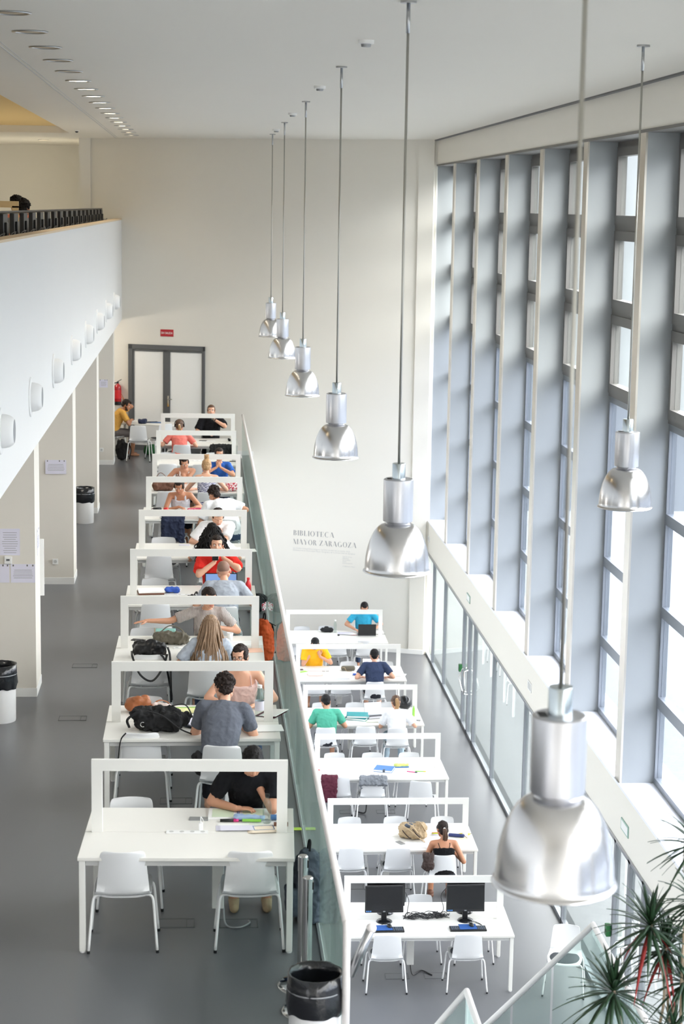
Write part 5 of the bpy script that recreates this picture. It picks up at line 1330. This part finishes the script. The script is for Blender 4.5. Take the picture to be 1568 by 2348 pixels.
for dx, lab in ((-.52, 'left'), (.52, 'right')):
    t = thing('keyboard', 'black keyboard half covered by a blue mouse pad below the %s monitor' % lab, 'keyboard', tp('R', 0, dx, -.375), .0, 'keyboards on the frontmost lower table')
    obj('body', MB().box((-.23, -.075, 0), (.23, .075, .022), .005), M['black'], t); k = MB()
    for i in range(5):
        for j in range(18): k.box((-.215+.0235*j+(.006 if j > 13 else 0), -.06+.024*i, .022), (-.197+.0235*j+(.006 if j > 13 else 0), -.041+.024*i, .028))
    obj('keys', k, M['charcoal'], t)
    tag(at(obj('mouse_pad', MB().box((-.11, -.085, 0), (.11, .085, .004), .002), M['bluepad']), tp('R', 0, dx+(-.03 if lab == 'left' else .0), -.36, .029), .04), 'blue mouse pad lying on the %s keyboard of the frontmost lower table' % lab, 'mouse pad')
    t = thing('computer_mouse', 'black mouse on the %s blue pad' % lab, 'mouse', tp('R', 0, dx+.05, -.33, .034), .2, 'mice on the frontmost lower table')
    b = MB().ell((0, 0, .004), (.030, .055, .030), 16)
    for i_, p in enumerate(b.v): b.v[i_] = (p[0], p[1], max(p[2], 0))
    obj('shell', b, M['black'], t, True); obj('wheel', MB().cyl((-.004, .028, .027), .008, .008, 12, 'x'), M['chrome'], t)
    obj('cord', MB().tube(curve([(0, .055, .006), (.03, .12, .0), (.12, .14, -.02), (.16, .05, -.03), (.1, .2, -.03)] if lab == 'right' else [(0, .055, .006), (-.02, .10, .0), (-.05, .16, -.03), (-.03, .24, -.03)], 8), .003, 6), M['black'], t, True)
rn = random.Random(21); g = MB()
for k in range(16):
    x0, x1 = rn.uniform(-.30, -.15), rn.uniform(.15, .34); y0 = rn.uniform(-.08, .12); p = [(x0, y0, .006)]
    for j in range(5): p.append((x0+(x1-x0)*(j+1)/6+rn.uniform(-.05, .05), rn.uniform(-.10, .10)+(.0), rn.uniform(.006, .045)))
    p.append((x1, rn.uniform(-.06, .12), .01)); g.tube(curve(p, 6), .0042, 6)
for k in range(6):
    a = [(.18+.02*k, -.04+.01*k, .01), (.10+.05*rn.random(), .06, .05), (.2, .1, .02), (.26, .0, .03), (.15, -.06, .01)]; g.tube(curve(a, 6), .0042, 6)
g.tube(curve([(.30, .14, .35), (.22, .10, .25), (.25, .06, .08), (.15, .02, .01)], 6), .004, 6); g.tube(curve([(-.24, .1, .3), (-.2, .06, .2), (-.22, .03, .06), (-.2, 0, .01)], 6), .004, 6)
o = tag(obj('cable_tangle', g, M['black'], None, True), 'tangle of black cables between the two monitors of the frontmost lower table', 'cables', kind='stuff'); o.location = tp('R', 0, .02, .05)
# second lower table
t = bag('backpack', tp('R', 1, .20, -.05), -.35, (.42, .30, .22), M['tan'], 'tan canvas backpack lying on the second lower table', 'backpack', 22, [[(-.3, -.35, .95), (.0, -.6, .8), (.35, -.55, .3), (.55, -.5, .02)], [(.1, .0, 1.1), (.3, -.1, 1.15), (.5, -.1, .6)], [(-.1, -.3, 1.05), (.1, -.5, 1.0), (.3, -.5, .6)]], amp=.04, lumps=9)
obj('dark_opening', MB().ell((-.02, -.03, .185), (.085, .05, .035), 14), M['charcoal'], t, True); 
for k, (x, z) in enumerate(((.1, .12), (.14, .07), (-.05, .09))): obj('buckle_strap', MB().tube(curve([(x-.06, -.13, z+.05), (x, -.16, z), (x+.06, -.16, z-.05)], 4), .010, 6, flat=.4), M['darkbrown'], t, True)
phone(tp('R', 1, .01, -.28), .5, 'grey phone lying on the second lower table', M['greyphone'])
sheet(tp('R', 1, .24, -.36), .34, .24, -.15, 'handwritten sheets before the woman in the black top', M['paper'], 6, 3)
t = thing('marker_set', 'flat case of coloured markers on the second lower table', 'markers', tp('R', 1, .60, .06), .03); obj('tray', MB().box((-.10, -.055, 0), (.10, .055, .01), .003), mat('pale_tray', (226, 228, 232), .3), t)
for k, m_ in enumerate((M['red'], M['yellow'], M['lime'], M['yellow'], M['paperlilac'])): obj('marker_pen', MB().tube([(-.09, .04-.02*k, .018), (.09, .04-.02*k, .018)], .008, 8), m_, t, True)
t = thing('pencil_case', 'navy polka dot pencil case on the right of the second lower table', 'pencil case', tp('R', 1, .85, -.04), -.28); blob('pouch', MB().box((-.12, -.035, .003), (.12, .035, .045), .018), .008, M['dotnavy'], t); obj('zip_pull', MB().tube([(.11, 0, .03), (.16, -.02, .004)], .004, 6), M['brown'], t)
t = thing('banana', 'yellow banana behind the polka dot case', 'banana', tp('R', 1, .97, .02), .1); obj('fruit', MB().tube(curve([(-.09, 0, .018), (-.05, -.01, .02), (.0, -.014, .024), (.05, -.008, .02), (.09, .006, .018)], 4), [.008]+[.016, .019, .021, .022, .022, .022, .022, .022, .022, .022, .021, .020, .019, .016, .011]+[.008], 8), M['yellow'], t, True); obj('stalk', MB().tube([(.085, .004, .018), (.11, .012, .022)], .005, 6), M['oliveleather'], t)
sheet(tp('R', 1, .95, -.12), .12, .08, .2, 'pale yellow slip beside the polka dot case', mat('pale_yellow_paper', (246, 240, 190), .8), 0, 2)
# third lower table
t = thing('ring_binder', 'blue ring binder lying on the third lower table', 'binder', tp('R', 2, .10, -.12), -.30)
obj('cover', MB().box((-.15, -.13, 0), (.15, .13, .006), .002).box((-.15, -.13, .034), (.15, .13, .04), .002), M['bluefolder'], t); obj('pages', MB().box((-.145, -.125, .006), (.14, .125, .034)), M['paper'], t); obj('elastic', MB().box((.0, -.133, .0), (.035, -.08, .042), .002), M['charcoal'], t)
t = thing('pencil_case', 'yellow and blue transparent pencil case on the third lower table', 'pencil case', tp('R', 2, .40, .05), .05); blob('pouch', MB().box((-.12, -.045, .003), (.12, .045, .055), .02), .008, M['yellowcase'], t, amp=.012, freq=14); obj('blue_base', MB().box((-.115, -.05, .002), (.115, -.03, .02), .004), M['bluefolder'], t)
pen(tp('R', 2, .52, -.24), -.35, 'pink pen with a dark tip on the third lower table', M['pink'], M['navy'])
pen(tp('R', 2, .66, -.22), -.12, 'lime green pen on the third lower table', M['lime'], M['yellow'])
sheet(tp('R', 2, .36, -.28), .21, .30, .5, 'white sheet beside the blue ring binder', M['paper'], 0, 2)
sheet(tp('R', 2, -.86, -.22), .30, .21, .1, 'white sheet on the left of the third lower table', M['paper'], 0, 2); sheet(tp('R', 2, -.99, -.10), .10, .07, .3, 'red card at the left end of the third lower table', M['red'], 0, 2)
# fourth lower table
t = thing('binder_stack', 'two teal binders stacked on the fourth lower table', 'binder', tp('R', 3, -.06, -.16), -.35)
for k, (a, dz) in enumerate(((0, 0), (.25, .045))):
    bb = obj('binder', MB().box((-.19, -.14, dz), (.19, .14, dz+.006)).box((-.19, -.14, dz+.034), (.19, .14, dz+.04)).box((-.19, -.14, dz), (-.184, .14, dz+.04)).xf(Matrix.Rotation(a, 4, 'Z')), M['teal'], t); obj('pages', MB().box((-.182, -.135, dz+.006), (.18, .135, dz+.034)).xf(Matrix.Rotation(a, 4, 'Z')), M['paper'], bb)
laptop(tp('R', 3, .27, -.08), .25, 'open silver laptop showing a document on the fourth lower table', M['steel'], M['screenpage'], 108, .33, .23)
sheet(tp('R', 3, .20, -.34), .26, .13, .08, 'pale green booklet in front of the silver laptop', mat('pale_green_paper', (222, 230, 206), .8), 0, 8, 'booklet')
t = thing('motorcycle_helmet', 'black glossy helmet at the far right of the fourth lower table', 'helmet', tp('R', 3, .84, .42), .3); obj('shell', MB().ell((0, 0, .13), (.125, .15, .13), 24), M['blackgloss'], t, True); obj('visor', MB().lathe([(.128, -.03), (.13, .0), (.122, .045)], 24, (0, -.01, .13)), M['black'], t, True)
bottle(tp('R', 3, .96, -.02), .20, .022, M['lime'], M['clearbottle'], 'slim lime green bottle beside the woman with the ponytail')
phone(tp('R', 3, .98, -.30), 1.3, 'grey phone at the right end of the fourth lower table', M['greyphone'])
sheet(tp('R', 3, .55, .35), .22, .30, .1, 'white folder standing before the helmet', M['paper'], 0, 5)
# fifth lower table
nb = sheet(tp('R', 4, -.62, .30), .34, .24, .05, 'open book with pink printed pages before the yellow polo', mat('pink_pages', (250, 220, 214), .8), 6, 6, 'open_book')
nb = sheet(tp('R', 4, -.66, -.12), .27, .20, .02, 'closed white book with an orange cover edge', mat('salmon_cover', (236, 190, 170), .7), 0, 6, 'book'); obj('upper_pages', MB().box((-.13, -.095, .0075), (.13, .10, .03), .003), M['paper'], nb)
g = MB()
for s in (-1, 1): g.tube([(s*.035+.026*math.cos(a), .022*math.sin(a), .012) for a in [k*.45 for k in range(14)]], .003, 5, closed=True); g.tube([(s*.06, .0, .012), (s*.065, .09, .006)], .002, 5)
put_on('sunglasses', g, M['oliveleather'], tp('R', 4, -.43, .12), 0, 'dark sunglasses lying on the fifth lower table', 'sunglasses', None, True)
t = thing('headphone_case', 'dark rounded case with a beige cord on the fifth lower table', 'case', tp('R', 4, .02, .22), 0); blob('shell', MB().box((-.14, -.06, .0), (.14, .06, .09), .035), .009, M['oliveleather'], t, smooth=3); obj('cord', MB().tube(curve([(-.14, -.06, .06), (-.08, -.10, .08), (-.04, -.11, .02), (.06, -.1, .004)], 6), .005, 6), M['tan'], t, True)
laptop(tp('R', 4, .47, .06), 0, 'open black laptop with a lit page before the man in navy', M['black'], M['screenpage'], 106, .36, .24)
sheet(tp('R', 4, .95, -.14), .30, .20, -.3, 'white sheets and dark folder right of the man in navy', M['paper'], 0, 6); pen(tp('R', 4, .74, -.36), .1, 'dark pen at the near edge of the fifth lower table', M['navy'], None)
bag('pouch', tp('R', 4, .15, -.16), .2, (.16, .08, .04), M['bluecloth'], 'flat blue pouch left of the man in navy', 'pouch', 23, None, vox=.009, amp=.008)
for k, (dx, dy, m_, l_) in enumerate(((-.95, .28, M['black'], 'black and white notebook at the left end of the fifth lower table'), (-.88, .12, M['lime'], 'green striped notebook at the left end of the fifth lower table'))): sheet(tp('R', 4, dx, dy), .16, .1, .2+.4*k, l_, m_, 0, 4, 'notebook')
# sixth lower table
laptop(tp('R', 5, .70, .16), PI, 'black laptop seen from behind before the man in cyan', M['steel'], M['screenlit'], 100, .38, .26, M['black'])
bottle(tp('R', 5, .05, .40), .27, .034, M['clearbottle'], M['paper'], 'clear water bottle on the farthest lower table')
bag('pouch', tp('R', 5, -.12, .43), 0, (.30, .16, .11), M['blackcloth'], 'black cloth bag behind the clear bottle on the farthest lower table', 'bag', 24, None)
sheet(tp('R', 5, .26, .30), .32, .2, 0, 'grey printed notes beside the clear bottle', M['paperlilac'], 5, 5); sheet(tp('R', 5, .42, .12), .14, .05, .2, 'red card left of the black laptop', M['red'], 0, 2)
put_on('cable_plug', MB().cyl((0, 0, 0), .022, .03, 14).tube(curve([(0, 0, .02), (.1, .05, .01), (.3, -.02, .01), (.5, .06, .01), (1.0, .1, .01)], 6), .005, 6), M['black'], tp('R', 5, .10, .08), 0, 'black power cable running across the farthest lower table', 'cable')

# ------------------------------------------------------------------ signs and notices
t = thing('exit_sign', 'red rectangular SIN SALIDA sign above the double door', 'sign', (0, 0, 0)); t.matrix_world = wallmtx(-1.951, 2.665, .0)
obj('board', MB().box((-.155, -.078, 0), (.155, .078, .012), .003), M['redsign'], t)
me = textmesh('SIN SALIDA', .068, None, 'lettering', align='CENTER'); o = put('lettering', me, M['paper'], t); o.location = (0, -.023, .0135); o.scale = (.80, 1, 1)

# large silver lettering, high-contrast serif-less capitals
def letter(ch):
    b = MB(); T, n = .15, .022
    def vert(x, y0=0, y1=1, w_=T): b.box((x, y0, 0), (x+w_, y1, .03))
    def hor(x0, x1, y, w_=n): b.box((x0, y-w_/2, 0), (x1, y+w_/2, .03))
    def diag(x0, y0, x1, y1, w_): b.add([(x0, y0, 0), (x0+w_, y0, 0), (x1+w_, y1, 0), (x1, y1, 0), (x0, y0, .03), (x0+w_, y0, .03), (x1+w_, y1, .03), (x1, y1, .03)], [(0, 3, 2, 1), (4, 5, 6, 7), (0, 1, 5, 4), (1, 2, 6, 5), (2, 3, 7, 6), (3, 0, 4, 7)])
    def bowl(cx, cy_, rx, ry, a0, a1, k=24):
        o_ = []; i_ = []
        for j in range(k+1):
            a = math.radians(a0+(a1-a0)*j/k); o_.append((cx+rx*math.cos(a), cy_+ry*math.sin(a))); i_.append((cx+(rx-T)*math.cos(a), cy_+(ry-n)*math.sin(a)))
        vs = [(x, y, z) for z in (0, .03) for x, y in o_+i_]; m = k+1; fs = []
        for j in range(k): fs += [(j, j+1, m+j+1, m+j), (2*m+j, 3*m+j, 3*m+j+1, 2*m+j+1), (j, 2*m+j, 2*m+j+1, j+1), (m+j, m+j+1, 3*m+j+1, 3*m+j)]
        b.add(vs, fs)
    if ch == 'B': vert(.05); bowl(.25, .75, .27, .25, -90, 90); bowl(.25, .26, .32, .26, -90, 90); w_ = .66
    elif ch == 'I': vert(.05); w_ = .28
    elif ch == 'L': vert(.05); hor(.05, .55, .012); diag(.42, 0, .53, .28, .03); w_ = .64
    elif ch == 'O': bowl(.42, .5, .40, .51, 0, 360, 40); w_ = .88
    elif ch == 'T': vert(.28); hor(.0, .70, .988); diag(.0, .72, .04, 1, .03); diag(.66, .72, .67, 1, .03); w_ = .76
    elif ch == 'E': vert(.05); hor(.05, .55, .012); hor(.05, .52, .988); hor(.2, .42, .5); diag(.44, 0, .55, .28, .03); diag(.5, .74, .5, 1, .03); w_ = .66
    elif ch == 'C': bowl(.42, .5, .40, .51, 50, 310, 36); w_ = .80
    elif ch == 'A': diag(.02, 0, .36, 1, .022); diag(.60, 0, .28, 1, .17); hor(.14, .56, .3); w_ = .84
    elif ch == 'M': diag(.10, 0, .10, 1, .022); diag(.42, 0, .03, 1, .17); diag(.44, 0, .80, 1, .022); vert(.80); w_ = 1.02
    elif ch == 'Y': diag(.32, .42, .0, 1, .16); diag(.42, .46, .70, 1, .022); vert(.31, 0, .46); w_ = .76
    elif ch == 'R': vert(.05); bowl(.25, .76, .28, .24, -90, 90); diag(.50, 0, .28, .5, .16); w_ = .72
    elif ch == 'Z': hor(.05, .65, .988); hor(.02, .66, .012); diag(.02, 0, .48, 1, .17); diag(.58, 0, .66, .28, .03); diag(.05, .74, .07, 1, .03); w_ = .76
    elif ch == 'G': bowl(.42, .5, .40, .51, 50, 330, 36); vert(.62, .05, .42); w_ = .90
    else: w_ = .32
    return b, w_
def word(txt, h, width):
    g = MB(); x = 0; gap = .10
    for c in txt:
        b, w_ = letter(c); g.add([(p[0]+x, p[1], p[2]*.2) for p in b.v], b.f); x += w_+gap
    k = width/(x-gap); g.v = [(p[0]*k, p[1]*h, p[2]*.2) for p in g.v]; return g
for txt, z, w_, h_, lab in (('BIBLIOTECA', -1.728, .952, .116, 'silver wall lettering reading BIBLIOTECA'), ('MAYOR ZARAGOZA', -1.926, 1.466, .116, 'silver wall lettering reading MAYOR ZARAGOZA')):
    o = tag(obj('wall_lettering', word(txt, h_, w_), M['letter']), lab+', on the angled back wall', 'lettering'); o.matrix_world = wallmtx(1.062, z, .001)
def walltext(txt, size, s, z, lab):
    me = textmesh(txt, size, None, 'wall_text', .0005); o = put('wall_text', me, M['letter2']); o.matrix_world = wallmtx(s, z, .001); return tag(o, lab, 'lettering')
walltext('Los fondos bibliográficos antiguos reunidos en esta sala proceden de la\nBiblioteca de la Universidad Mayor Zaragoza y de la Universidad de Zaragoza', .046, 1.056, -2.03, 'two lines of small pale text under the silver lettering')
walltext('Sala de lectura\nBiblioteca\nHemeroteca\nMapas\nDocumentación\n\nC. Biblioteca Mayor', .036, 2.21, -2.15, 'small pale text column under the right end of the lettering')

def notice(P, w, h, nrm, label, rows, tint='paperlilac', logos=True, cap=None):
    t = thing('notice_sheet', label, 'notice', P); t.rotation_euler = (PI/2, 0, 0) if nrm == 'y' else (PI/2, 0, PI/2)
    obj('sheet', MB().box((-w/2, -h/2, 0), (w/2, h/2, .002)), M[tint], t)
    g = MB(); rn = random.Random(rows)
    for k in range(rows):
        yy = h*(.18-.42*k/max(1, rows-1)) if logos else h*(.35-.75*k/max(1, rows-1)); ww = w*rn.uniform(.26, .42)
        g.box((-ww, yy-.0025, .002), (ww, yy+.0025, .003))
    obj('text_lines', g, M['ink'], t)
    if logos:
        for x in (-.42, .15, .38): obj('emblem', MB().box((w*x, h*.38, .002), (w*x+.014, h*.38+.02, .003)), M['frame_dark_shaded'], t)
    return t
notice((-2.09, 20.728, 1.77), .22, .30, 'y', 'upright printed notice high on the nearest pier', 10, logos=False)
notice((-1.95, 20.728, 1.415), .27, .21, 'y', 'landscape notice with three emblems low on the nearest pier', 5)
notice((-2.21, 20.728, 1.415), .22, .21, 'y', 'cropped notice left of the landscape one on the nearest pier', 0)
notice((-1.813, 21.12, 1.72), .28, .30, 'x', 'bluish notice on the narrow side of the nearest pier', 8)
notice((-2.06, 27.078, 1.73), .30, .205, 'y', 'landscape notice on the second pier', 5)
notice((-2.02, 39.898, 1.735), .18, .17, 'y', 'small notice on the farthest pier', 4)
t = thing('thermostat', 'small white thermostat between the notices of the nearest pier', 'thermostat', (-2.11, 20.728, 1.57)); obj('case', MB().box((-.042, -.03, -.045), (.042, 0, .04), .006), M['white'], t); obj('display', MB().box((-.02, -.032, -.008), (.018, -.03, .014)), M['doorframe'], t)
def outlet(P, label):
    t = thing('wall_socket', label, 'socket', P, 0); obj('plate', MB().box((-.042, -.008, -.042), (.042, 0, .042), .004), M['white'], t); obj('socket_well', MB().lathe([(.024, -.009), (.021, -.0085), (0, -.0085)], 20, axis='y'), M['beam'], t, True); return t
outlet((-2.08, 27.078, .34), 'white wall socket on the second pier'); outlet((-2.07, 39.898, .32), 'white wall socket on the farthest pier')
put_on('notice_board', MB().box((-.30, 0, -.33), (.03, .02, .33), .003), M['white'], (-1.80, 21.362, 1.36), 0, 'thin white board sticking out behind the nearest pier', 'board')
# extinguisher
t = thing('fire_extinguisher', 'red fire extinguisher hanging on the back wall left of the double door', 'extinguisher'); t.matrix_world = wallmtx(-3.10, 1.04, .10)
obj('cylinder', MB().lathe([(0, .0), (.075, .0), (.08, .015), (.08, .36), (.07, .41), (.03, .445), (.028, .46)], 24, axis='y'), M['redgloss'], t, True); obj('label_sticker', MB().lathe([(.081, .12), (.081, .31)], 24, axis='y'), M['red'], t, True)
obj('valve', MB().box((-.02, .45, -.02), (.02, .50, .02), .004).tube([(-.02, .49, 0), (.09, .55, .0)], .008, 6), M['black'], t); obj('hose', MB().tube(curve([(.0, .48, .03), (-.09, .44, .05), (-.11, .25, .05), (-.10, .08, .04)], 6), .011, 8), M['black'], t, True); obj('base_ring', MB().lathe([(.079, -.03), (.082, .0), (.082, .05)], 24, axis='y'), M['black'], t, True)
# signs on the band, green release boxes
def bandsign(y, z, w, h, m, label, nm='wall_plate', cat='wall plate'):
    t = thing(nm, label, cat, (XW, y, z)); obj('plate', MB().box((-.012, -w/2, -h/2), (0, w/2, h/2), .003), m, t); obj('inset', MB().box((-.014, -w/2+.03, -h/2+.02), (-.012, w/2-.03, h/2-.02)), M['white'] if m != M['white'] else M['beam'], t)
bandsign(33.8, -1.62, .40, .14, M['signgreen'], 'farther small green emergency sign on the cream band', 'emergency_sign', 'sign'); bandsign(20.8, -1.63, .38, .14, M['signgreen'], 'nearer small green emergency sign on the cream band', 'emergency_sign', 'sign')
bandsign(39.95, -1.6, .25, .12, M['white'], 'farthest pale plate on the cream band'); bandsign(27.25, -1.6, .3, .14, M['white'], 'pale double switch plate on the cream band behind the large lamp')
for y, l in ((34.42, 'farther'), (21.33, 'nearer')):
    t = thing('release_box', '%s green emergency release box beside the glass door' % l, 'release box', (XW-.005, y, -3.1)); obj('case', MB().box((-.06, -.05, -.07), (0, .05, .07), .006), M['green'], t); obj('button', MB().cyl((-.064, 0, 0), .018, .006, 14, 'x'), M['black'], t)
t = thing('notice_sheet', 'white notice taped on the nearer glass door', 'notice', (XW-.008, 20.1, -2.75)); obj('sheet', MB().box((-.002, -.15, -.2), (0, .15, .2)), M['paper'], t); g = MB()
for k in range(5): g.box((-.003, -.11, .12-.06*k), (-.002, .10-.02*k, .13-.06*k))
obj('text_lines', g, M['ink'], t)

# ------------------------------------------------------------------ mezzanine computer row
t = thing('long_desk', 'long white desk behind the mezzanine parapet carrying the monitors', 'desk', (-2.35, 30, 4.15)); obj('desktop', MB().box((-.38, -13, .70), (.36, 12, .73)), M['tabletop'], t)
for y in (-12.8, -8, -4, 0, 4, 8, 11.8): obj('leg', MB().box((-.35, y-.03, 0), (.33, y+.03, .70)), M['tableleg'], t)
obj('rear_rail', MB().tube([(.20, -13, 1.235), (.20, 12, 1.235)], .018, 6), M['black'], t)
m0 = None; nth = ['%s' % w_ for w_ in 'first second third fourth fifth sixth seventh eighth ninth tenth eleventh twelfth thirteenth fourteenth fifteenth sixteenth seventeenth eighteenth nineteenth twentieth'.split()]
for k in range(20):
    y = 18.4+1.2*k
    lab = 'black monitor seen from behind above the mezzanine parapet, %s from the left' % nth[k]
    if m0 is None:
        m0 = thing('computer_monitor', lab, 'monitor', (-2.13, y, 4.88), 0, 'monitors above the mezzanine parapet')
        obj('housing', MB().box((-.02, -.24, .14), (.03, .24, .49), .006).box((.03, -.10, .2), (.055, .10, .4), .006), M['black'], m0)
        obj('stand', MB().box((.0, -.03, .02), (.03, .03, .2)).lathe([(0, .016), (.11, .012), (.115, 0)], 20), M['black'], m0)
        g = MB(); rn = random.Random(8)
        for q in range(4): g.tube(curve([(.05, rn.uniform(-.1, .1), .28), (.11, rn.uniform(-.2, .2), .18), (.10, rn.uniform(-.3, .3), .26), (.13, rn.uniform(-.35, .35), .30-.1*q), (.12, rn.uniform(-.3, .3), .24)], 5), .005, 5)
        obj('cables', g, M['black'], m0, True)
    else: dup(m0, (-2.13, y, 4.88), 0, lab)
c0 = None
for k in range(10):
    y = 19.0+2.4*k; lab = 'pale grey high-backed chair behind the mezzanine monitors, %s from the left' % nth[k]
    if c0 is None:
        c0 = thing('desk_chair', lab, 'chair', (-2.95, y, 4.15), 0, 'chairs behind the mezzanine monitors')
        obj('backrest', MB().box((-.26, -.21, .5), (-.22, .21, 1.10), .015), M['shell'], c0); obj('seat', MB().box((-.24, -.22, .43), (.2, .22, .48), .02), M['shell'], c0)
        for sx in (-.22, .18):
            for sy in (-.2, .2): obj('leg', MB().tube([(sx, sy, .43), (sx*1.1, sy*1.1, 0)], .011, 6), M['tube'], c0)
    else: dup(c0, (-2.95, y, 4.15), 0, lab)
t = thing('desk_divider', 'beige wooden frame standing on the mezzanine left of the two readers', 'divider', (-2.62, 23.9, 4.15))
b = MB(); b.box((-.8, -.02, 1.28), (.37, .02, 1.36)); 
for x in (-.75, -.30, .29): b.box((x, -.02, 0), (x+.08, .02, 1.30))
obj('frame', b, M['wood'], t)
t = thing('dome_camera', 'tiny dark dome on the ceiling above the mezzanine', 'camera', (-2.45, 38.4, CZ)); obj('base', MB().lathe([(.05, 0), (.05, -.02), (0, -.02)], 16), M['white'], t); obj('dome', MB().ell((0, 0, -.02), (.035, .035, .03), 12), M['black'], t, True)
for k, (x, y) in enumerate(((-3.4, 18), (-4.6, 24), (-4.6, 31), (-4.8, 37))):
    t = thing('recess_lamp', 'warm lamp inside the ceiling recess, number %s' % nth[k], 'lamp', (x, y, CZ+.14)); obj('trim_ring', MB().lathe([(.13, 0), (.15, -.004), (.12, -.012)], 20), M['steel'], t, True); obj('diffuser', MB().lathe([(0, -.003), (.125, -.004)], 20), M['litlamp'], t)
    ld = bpy.data.lights.new('recess_bulb', 'POINT'); ld.energy = 5; ld.color = (1, .78, .48); ld.shadow_soft_size = .12; lo = bpy.data.objects.new('recess_bulb', ld); C.objects.link(lo); lo.parent = t; lo.location = (0, 0, -.10)
# lamps in the ceiling under the mezzanine
for k, y in enumerate((18, 24.3, 30.7, 37.1, 41.8)):
    t = thing('downlight', 'recessed downlight in the soffit under the mezzanine, %s bay' % nth[k], 'downlight', (-3.2, y, 2.93), 0, 'soffit downlights'); obj('trim_ring', MB().lathe([(.12, 0), (.14, -.004), (.11, -.012)], 20), M['steel'], t, True); obj('diffuser', MB().lathe([(0, -.003), (.115, -.004)], 20), M['litlamp'], t)
    ld = bpy.data.lights.new('soffit_bulb', 'POINT'); ld.energy = 16; ld.color = (1, .93, .82); ld.shadow_soft_size = .12; lo = bpy.data.objects.new('soffit_bulb', ld); C.objects.link(lo); lo.parent = t; lo.location = (0, 0, -.3)

# ------------------------------------------------------------------ dracaena on the stair landing
def dracaena(P, stems, label, heads_seed=1):
    t = thing('dragon_tree', label, 'plant', P, 0, None); rn = random.Random(heads_seed)
    obj('pot', MB().lathe([(0, 0), (.16, 0), (.21, .36), (.19, .36), (.16, .30), (0, .30)], 28), M['pot'], t, auto=40)
    obj('soil', MB().lathe([(0, .315), (.17, .31)], 20), M['soil'], t)
    for (hx, hy, hz, sc, red) in stems:
        h = V((hx, hy, hz))-V(P); b0 = V((rn.uniform(-.07, .07), rn.uniform(-.07, .07), .3))
        mid = b0.lerp(h, .45)+V((rn.uniform(-.12, .12), rn.uniform(-.08, .08), 0)); m2 = b0.lerp(h, .75)+V((rn.uniform(-.10, .10), rn.uniform(-.05, .05), 0))
        obj('stem', MB().tube(curve([b0, b0.lerp(mid, .5)+V((.03, 0, .0)), mid, m2, h], 7), .0095, 8), M['stem'], t, True)
        g = MB(); gr = MB(); n = int(58*sc)
        for k in range(n):
            u = k/n; az = k*2.399; el = math.radians(80-118*u+rn.uniform(-8, 8)); L_ = sc*rn.uniform(.26, .36)
            d = V((math.cos(az)*math.cos(el), math.sin(az)*math.cos(el), math.sin(el))); sd = d.cross(V((0, 0, 1)))
            if sd.length < .05: sd = V((1, 0, 0))
            sd.normalize(); tgt = gr if (red and u > .91) else g
            pts_ = []; wv = []
            for j in range(7):
                s_ = j/6; p = h+V((0, 0, -.05*u))+d*L_*s_+V((0, 0, -L_*(.28 if tgt is g else .6)*s_*s_)); wd = .0145*sc*(1-s_**2.2)*(.5+min(1, s_*4)*.5); pts_.append(p); wv.append(wd)
            vs = []
            for p, wd in zip(pts_, wv): vs += [p-sd*wd, p+V((0, 0, -.0035)), p+sd*wd, p+V((0, 0, -.0015))]
            fs = []
            for j in range(6):
                for q in range(4): fs.append((j*4+q, j*4+(q+1) % 4, (j+1)*4+(q+1) % 4, (j+1)*4+q))
            tgt.add(vs, fs)
        o = obj('leaf_crown', g, M['leaf'], t, True)
        if gr.v: obj('dry_leaves', gr, M['leafred'], o, True)
    return t
dracaena((2.95, 10.9, -1.15), [(2.83, 11, 1.11, 1.15, 1), (2.96, 11.1, .92, 1.0, 1), (3.06, 11.0, .74, .95, 0)], 'tall dragon tree with red dry leaves at the right edge before the partition', 2)
dracaena((2.72, 10.6, -1.15), [(2.60, 10.95, .70, 1.1, 0), (2.72, 10.7, .36, .8, 0), (2.98, 10.9, .45, .8, 1)], 'lower dragon tree whose crown leans over the white stair rail', 5)
dracaena((3.25, 10.9, -1.15), [(3.09, 11, 1.64, 1.0, 0), (3.12, 11.05, 1.25, .9, 0)], 'tallest dragon tree, cropped by the right edge of the picture', 8)

for k, (x, y, lb) in enumerate(((-3.6, 44.5, 'right'), (-6.2, 44.5, 'left'), (-5.2, 36.0, 'near'))):  # fill lamps added to brighten the far mezzanine wall
    t = thing('downlight', 'recessed ceiling downlight before the far mezzanine wall, %s one' % lb, 'downlight', (x, y, CZ if y > 40 else CZ+.14), 0, 'added far mezzanine fill lamps'); obj('trim_ring', MB().lathe([(.12, 0), (.14, -.004), (.11, -.012)], 20), M['steel'], t, True); obj('diffuser', MB().lathe([(0, -.003), (.115, -.004)], 20), M['litlamp'], t)
    ld = bpy.data.lights.new('far_fill', 'SPOT'); ld.energy = 95; ld.color = (1, .93, .78); ld.spot_size = 2.6; ld.spot_blend = .9; ld.shadow_soft_size = .12; lo = bpy.data.objects.new('far_fill', ld); C.objects.link(lo); lo.parent = t; lo.location = (0, 0, -.04)
